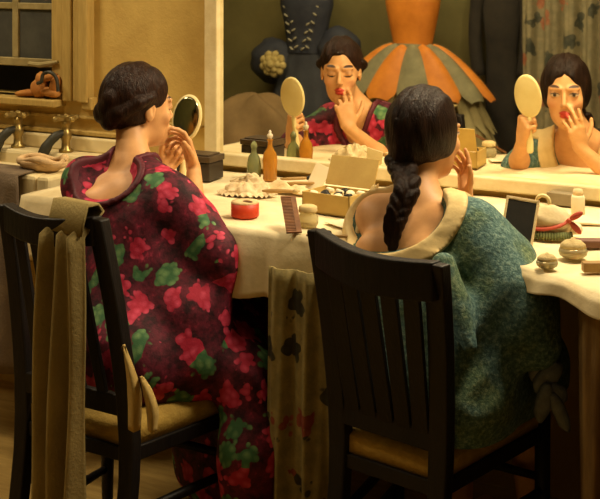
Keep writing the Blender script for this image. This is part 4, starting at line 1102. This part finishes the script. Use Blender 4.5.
# heap of dusty cloth on a trunk
c = refl(256, 150, 2.25); c.z = 0
t = thing('costume_trunk', c, 'dark wooden costume trunk standing at the foot of the back wall', 'trunk')
bm = bmesh.new(); box2(bm, (-.38, -.24, 0), (.38, .24, .42)); obj('trunk_body', bm, 'dark_wood', t, bevel=.01)
bm = bmesh.new(); box2(bm, (-.39, -.25, .425), (.39, .25, .50)); obj('trunk_lid', bm, 'dark_wood', t, bevel=.02)
bm = bmesh.new(); rows = []
for i in range(50):
    a = 2*PI*i/50; col = []
    for j in range(14):
        q = j/13; r = .34*math.sin(q*PI/2)*(1+.10*math.sin(4*a)+.06*math.sin(9*a)); z = .32*math.cos(q*PI/2)+.03*math.sin(5*a+6*q)*math.sin(q*PI)
        col.append(V((r*math.cos(a)*1.0, r*.62*math.sin(a), max(0.004, z))))
    rows.append(col)
grid(bm, rows, True); bmesh.ops.remove_doubles(bm, verts=bm.verts, dist=.0006)
o = obj('cloth_heap', bm, 'dusty', smooth=True); o.location = c+V((.02, 0, .502)); tag(o, 'heap of dusty tan cloth on the costume trunk', 'cloth')
# black coat on a peg
c = refl(503, -20, 2.80); t = thing('black_coat', c, 'long black coat on a hook next to the patterned curtain', 'coat')
bm = bmesh.new(); lathe(bm, [(.02, .10), (.05, .07), (.10, .0), (.11, -.15), (.085, -.35), (.09, -.8), (.11, -1.05), (.02, -1.06)], 30, (0, 0, 0), 1, .5); obj('coat_body', bm, 'coat', t, smooth=True)
for sg in (-1, 1):
    bm = bmesh.new(); tube(bm, crv([(sg*.07, 0, .03), (sg*.13, .01, -.10), (sg*.14, .02, -.32), (sg*.12, .02, -.50)], 16), [.05]*6+[.045]*10, 12, flat=.7); obj('sleeve', bm, 'coat', t, smooth=True)
bm = bmesh.new(); tube(bm, [(0, -.075, .11), (0, .0, .11), (0, .0, .14)], .009, 8); obj('hook', bm, 'brass', t, smooth=True)
# curtain
cu0, cu1 = refl(522, 50, 2.72).x, -1.52
t = hang('patterned_curtain', 'curtain', cu0, cu1, -2.74, 2.5, .03, 7, .035, 'grey-green curtain with a dark and red flower pattern beside the black coat', 'curtain', 0, 5, 120)
bm = bmesh.new(); tube(bm, [(cu0-.05, -2.74, 2.54), (cu1+.01, -2.74, 2.54)], .012, 10)
for k in range(8):
    x = cu0+.03+(cu1-cu0-.06)*k/7; tube(bm, [(x, -2.74+.022*math.cos(a), 2.535+.030*math.sin(a)) for a in [2*PI*q/12 for q in range(13)]], .003, 6, cap=False)
for x in (cu0, cu1-.03): tube(bm, [(x, -2.74, 2.54), (x, -2.88, 2.54)], .008, 8)
tag(obj('curtain_rod', bm, 'brass', smooth=True), 'brass rod carrying the patterned curtain', 'curtain rod')

# ================================================================== LIGHT
def area(name, loc, target, sx, sy, power, col):
    l = bpy.data.lights.new(name, 'AREA'); l.shape = 'RECTANGLE'; l.size = sx; l.size_y = sy; l.energy = power; l.color = col
    o = bpy.data.objects.new(name, l); COL.objects.link(o); o.location = loc
    o.rotation_euler = (V(target)-V(loc)).to_track_quat('-Z', 'Y').to_euler(); return o
WARM = (1.0, .82, .535)
area('mirror_lamp', (-1.35, -.12, 2.0), (-1.6, -.9, .85), 1.6, .12, 19.5, WARM)
area('ceiling_lamp', (-.75, -.45, 2.55), (-1.8, -.7, .9), .35, .35, 34, WARM)
area('room_fill', (.6, -2.8, 2.55), (-1.6, -.9, .8), 1.0, 1.0, 1.3, (1.0, .78, .48))
area('sink_fill', (-3.5, -.75, 2.6), (-3.1, -.35, .6), .4, .4, 24, WARM)  # added fill with no fixture, brightens the sink corner and floor
area('back_room_fill', (-2.7, -1.7, 2.65), (-2.8, -2.9, 1.0), .8, .4, 26, (1.0, .82, .52))  # unseen added light that lifts the olive back wall in the mirror
w = bpy.data.worlds.new('night'); SC.world = w; w.use_nodes = True
w.node_tree.nodes['Background'].inputs[0].default_value = (.03, .027, .02, 1); w.node_tree.nodes['Background'].inputs[1].default_value = 3

# ================================================================== CAMERA
cam = bpy.data.cameras.new('camera'); co = bpy.data.objects.new('camera', cam); COL.objects.link(co)
co.location = (0, CAMY, CAMZ); co.rotation_euler = (PI/2, 0, YAW)
cam.sensor_fit = 'HORIZONTAL'; cam.sensor_width = 36; cam.lens = 36*FPX/600
cam.shift_x = 0; cam.shift_y = -(249.5-HOR)/600
SC.camera = co
SC.view_settings.view_transform = 'Standard'; SC.view_settings.look = 'None'
SC.view_settings.exposure = 0; SC.view_settings.gamma = 1
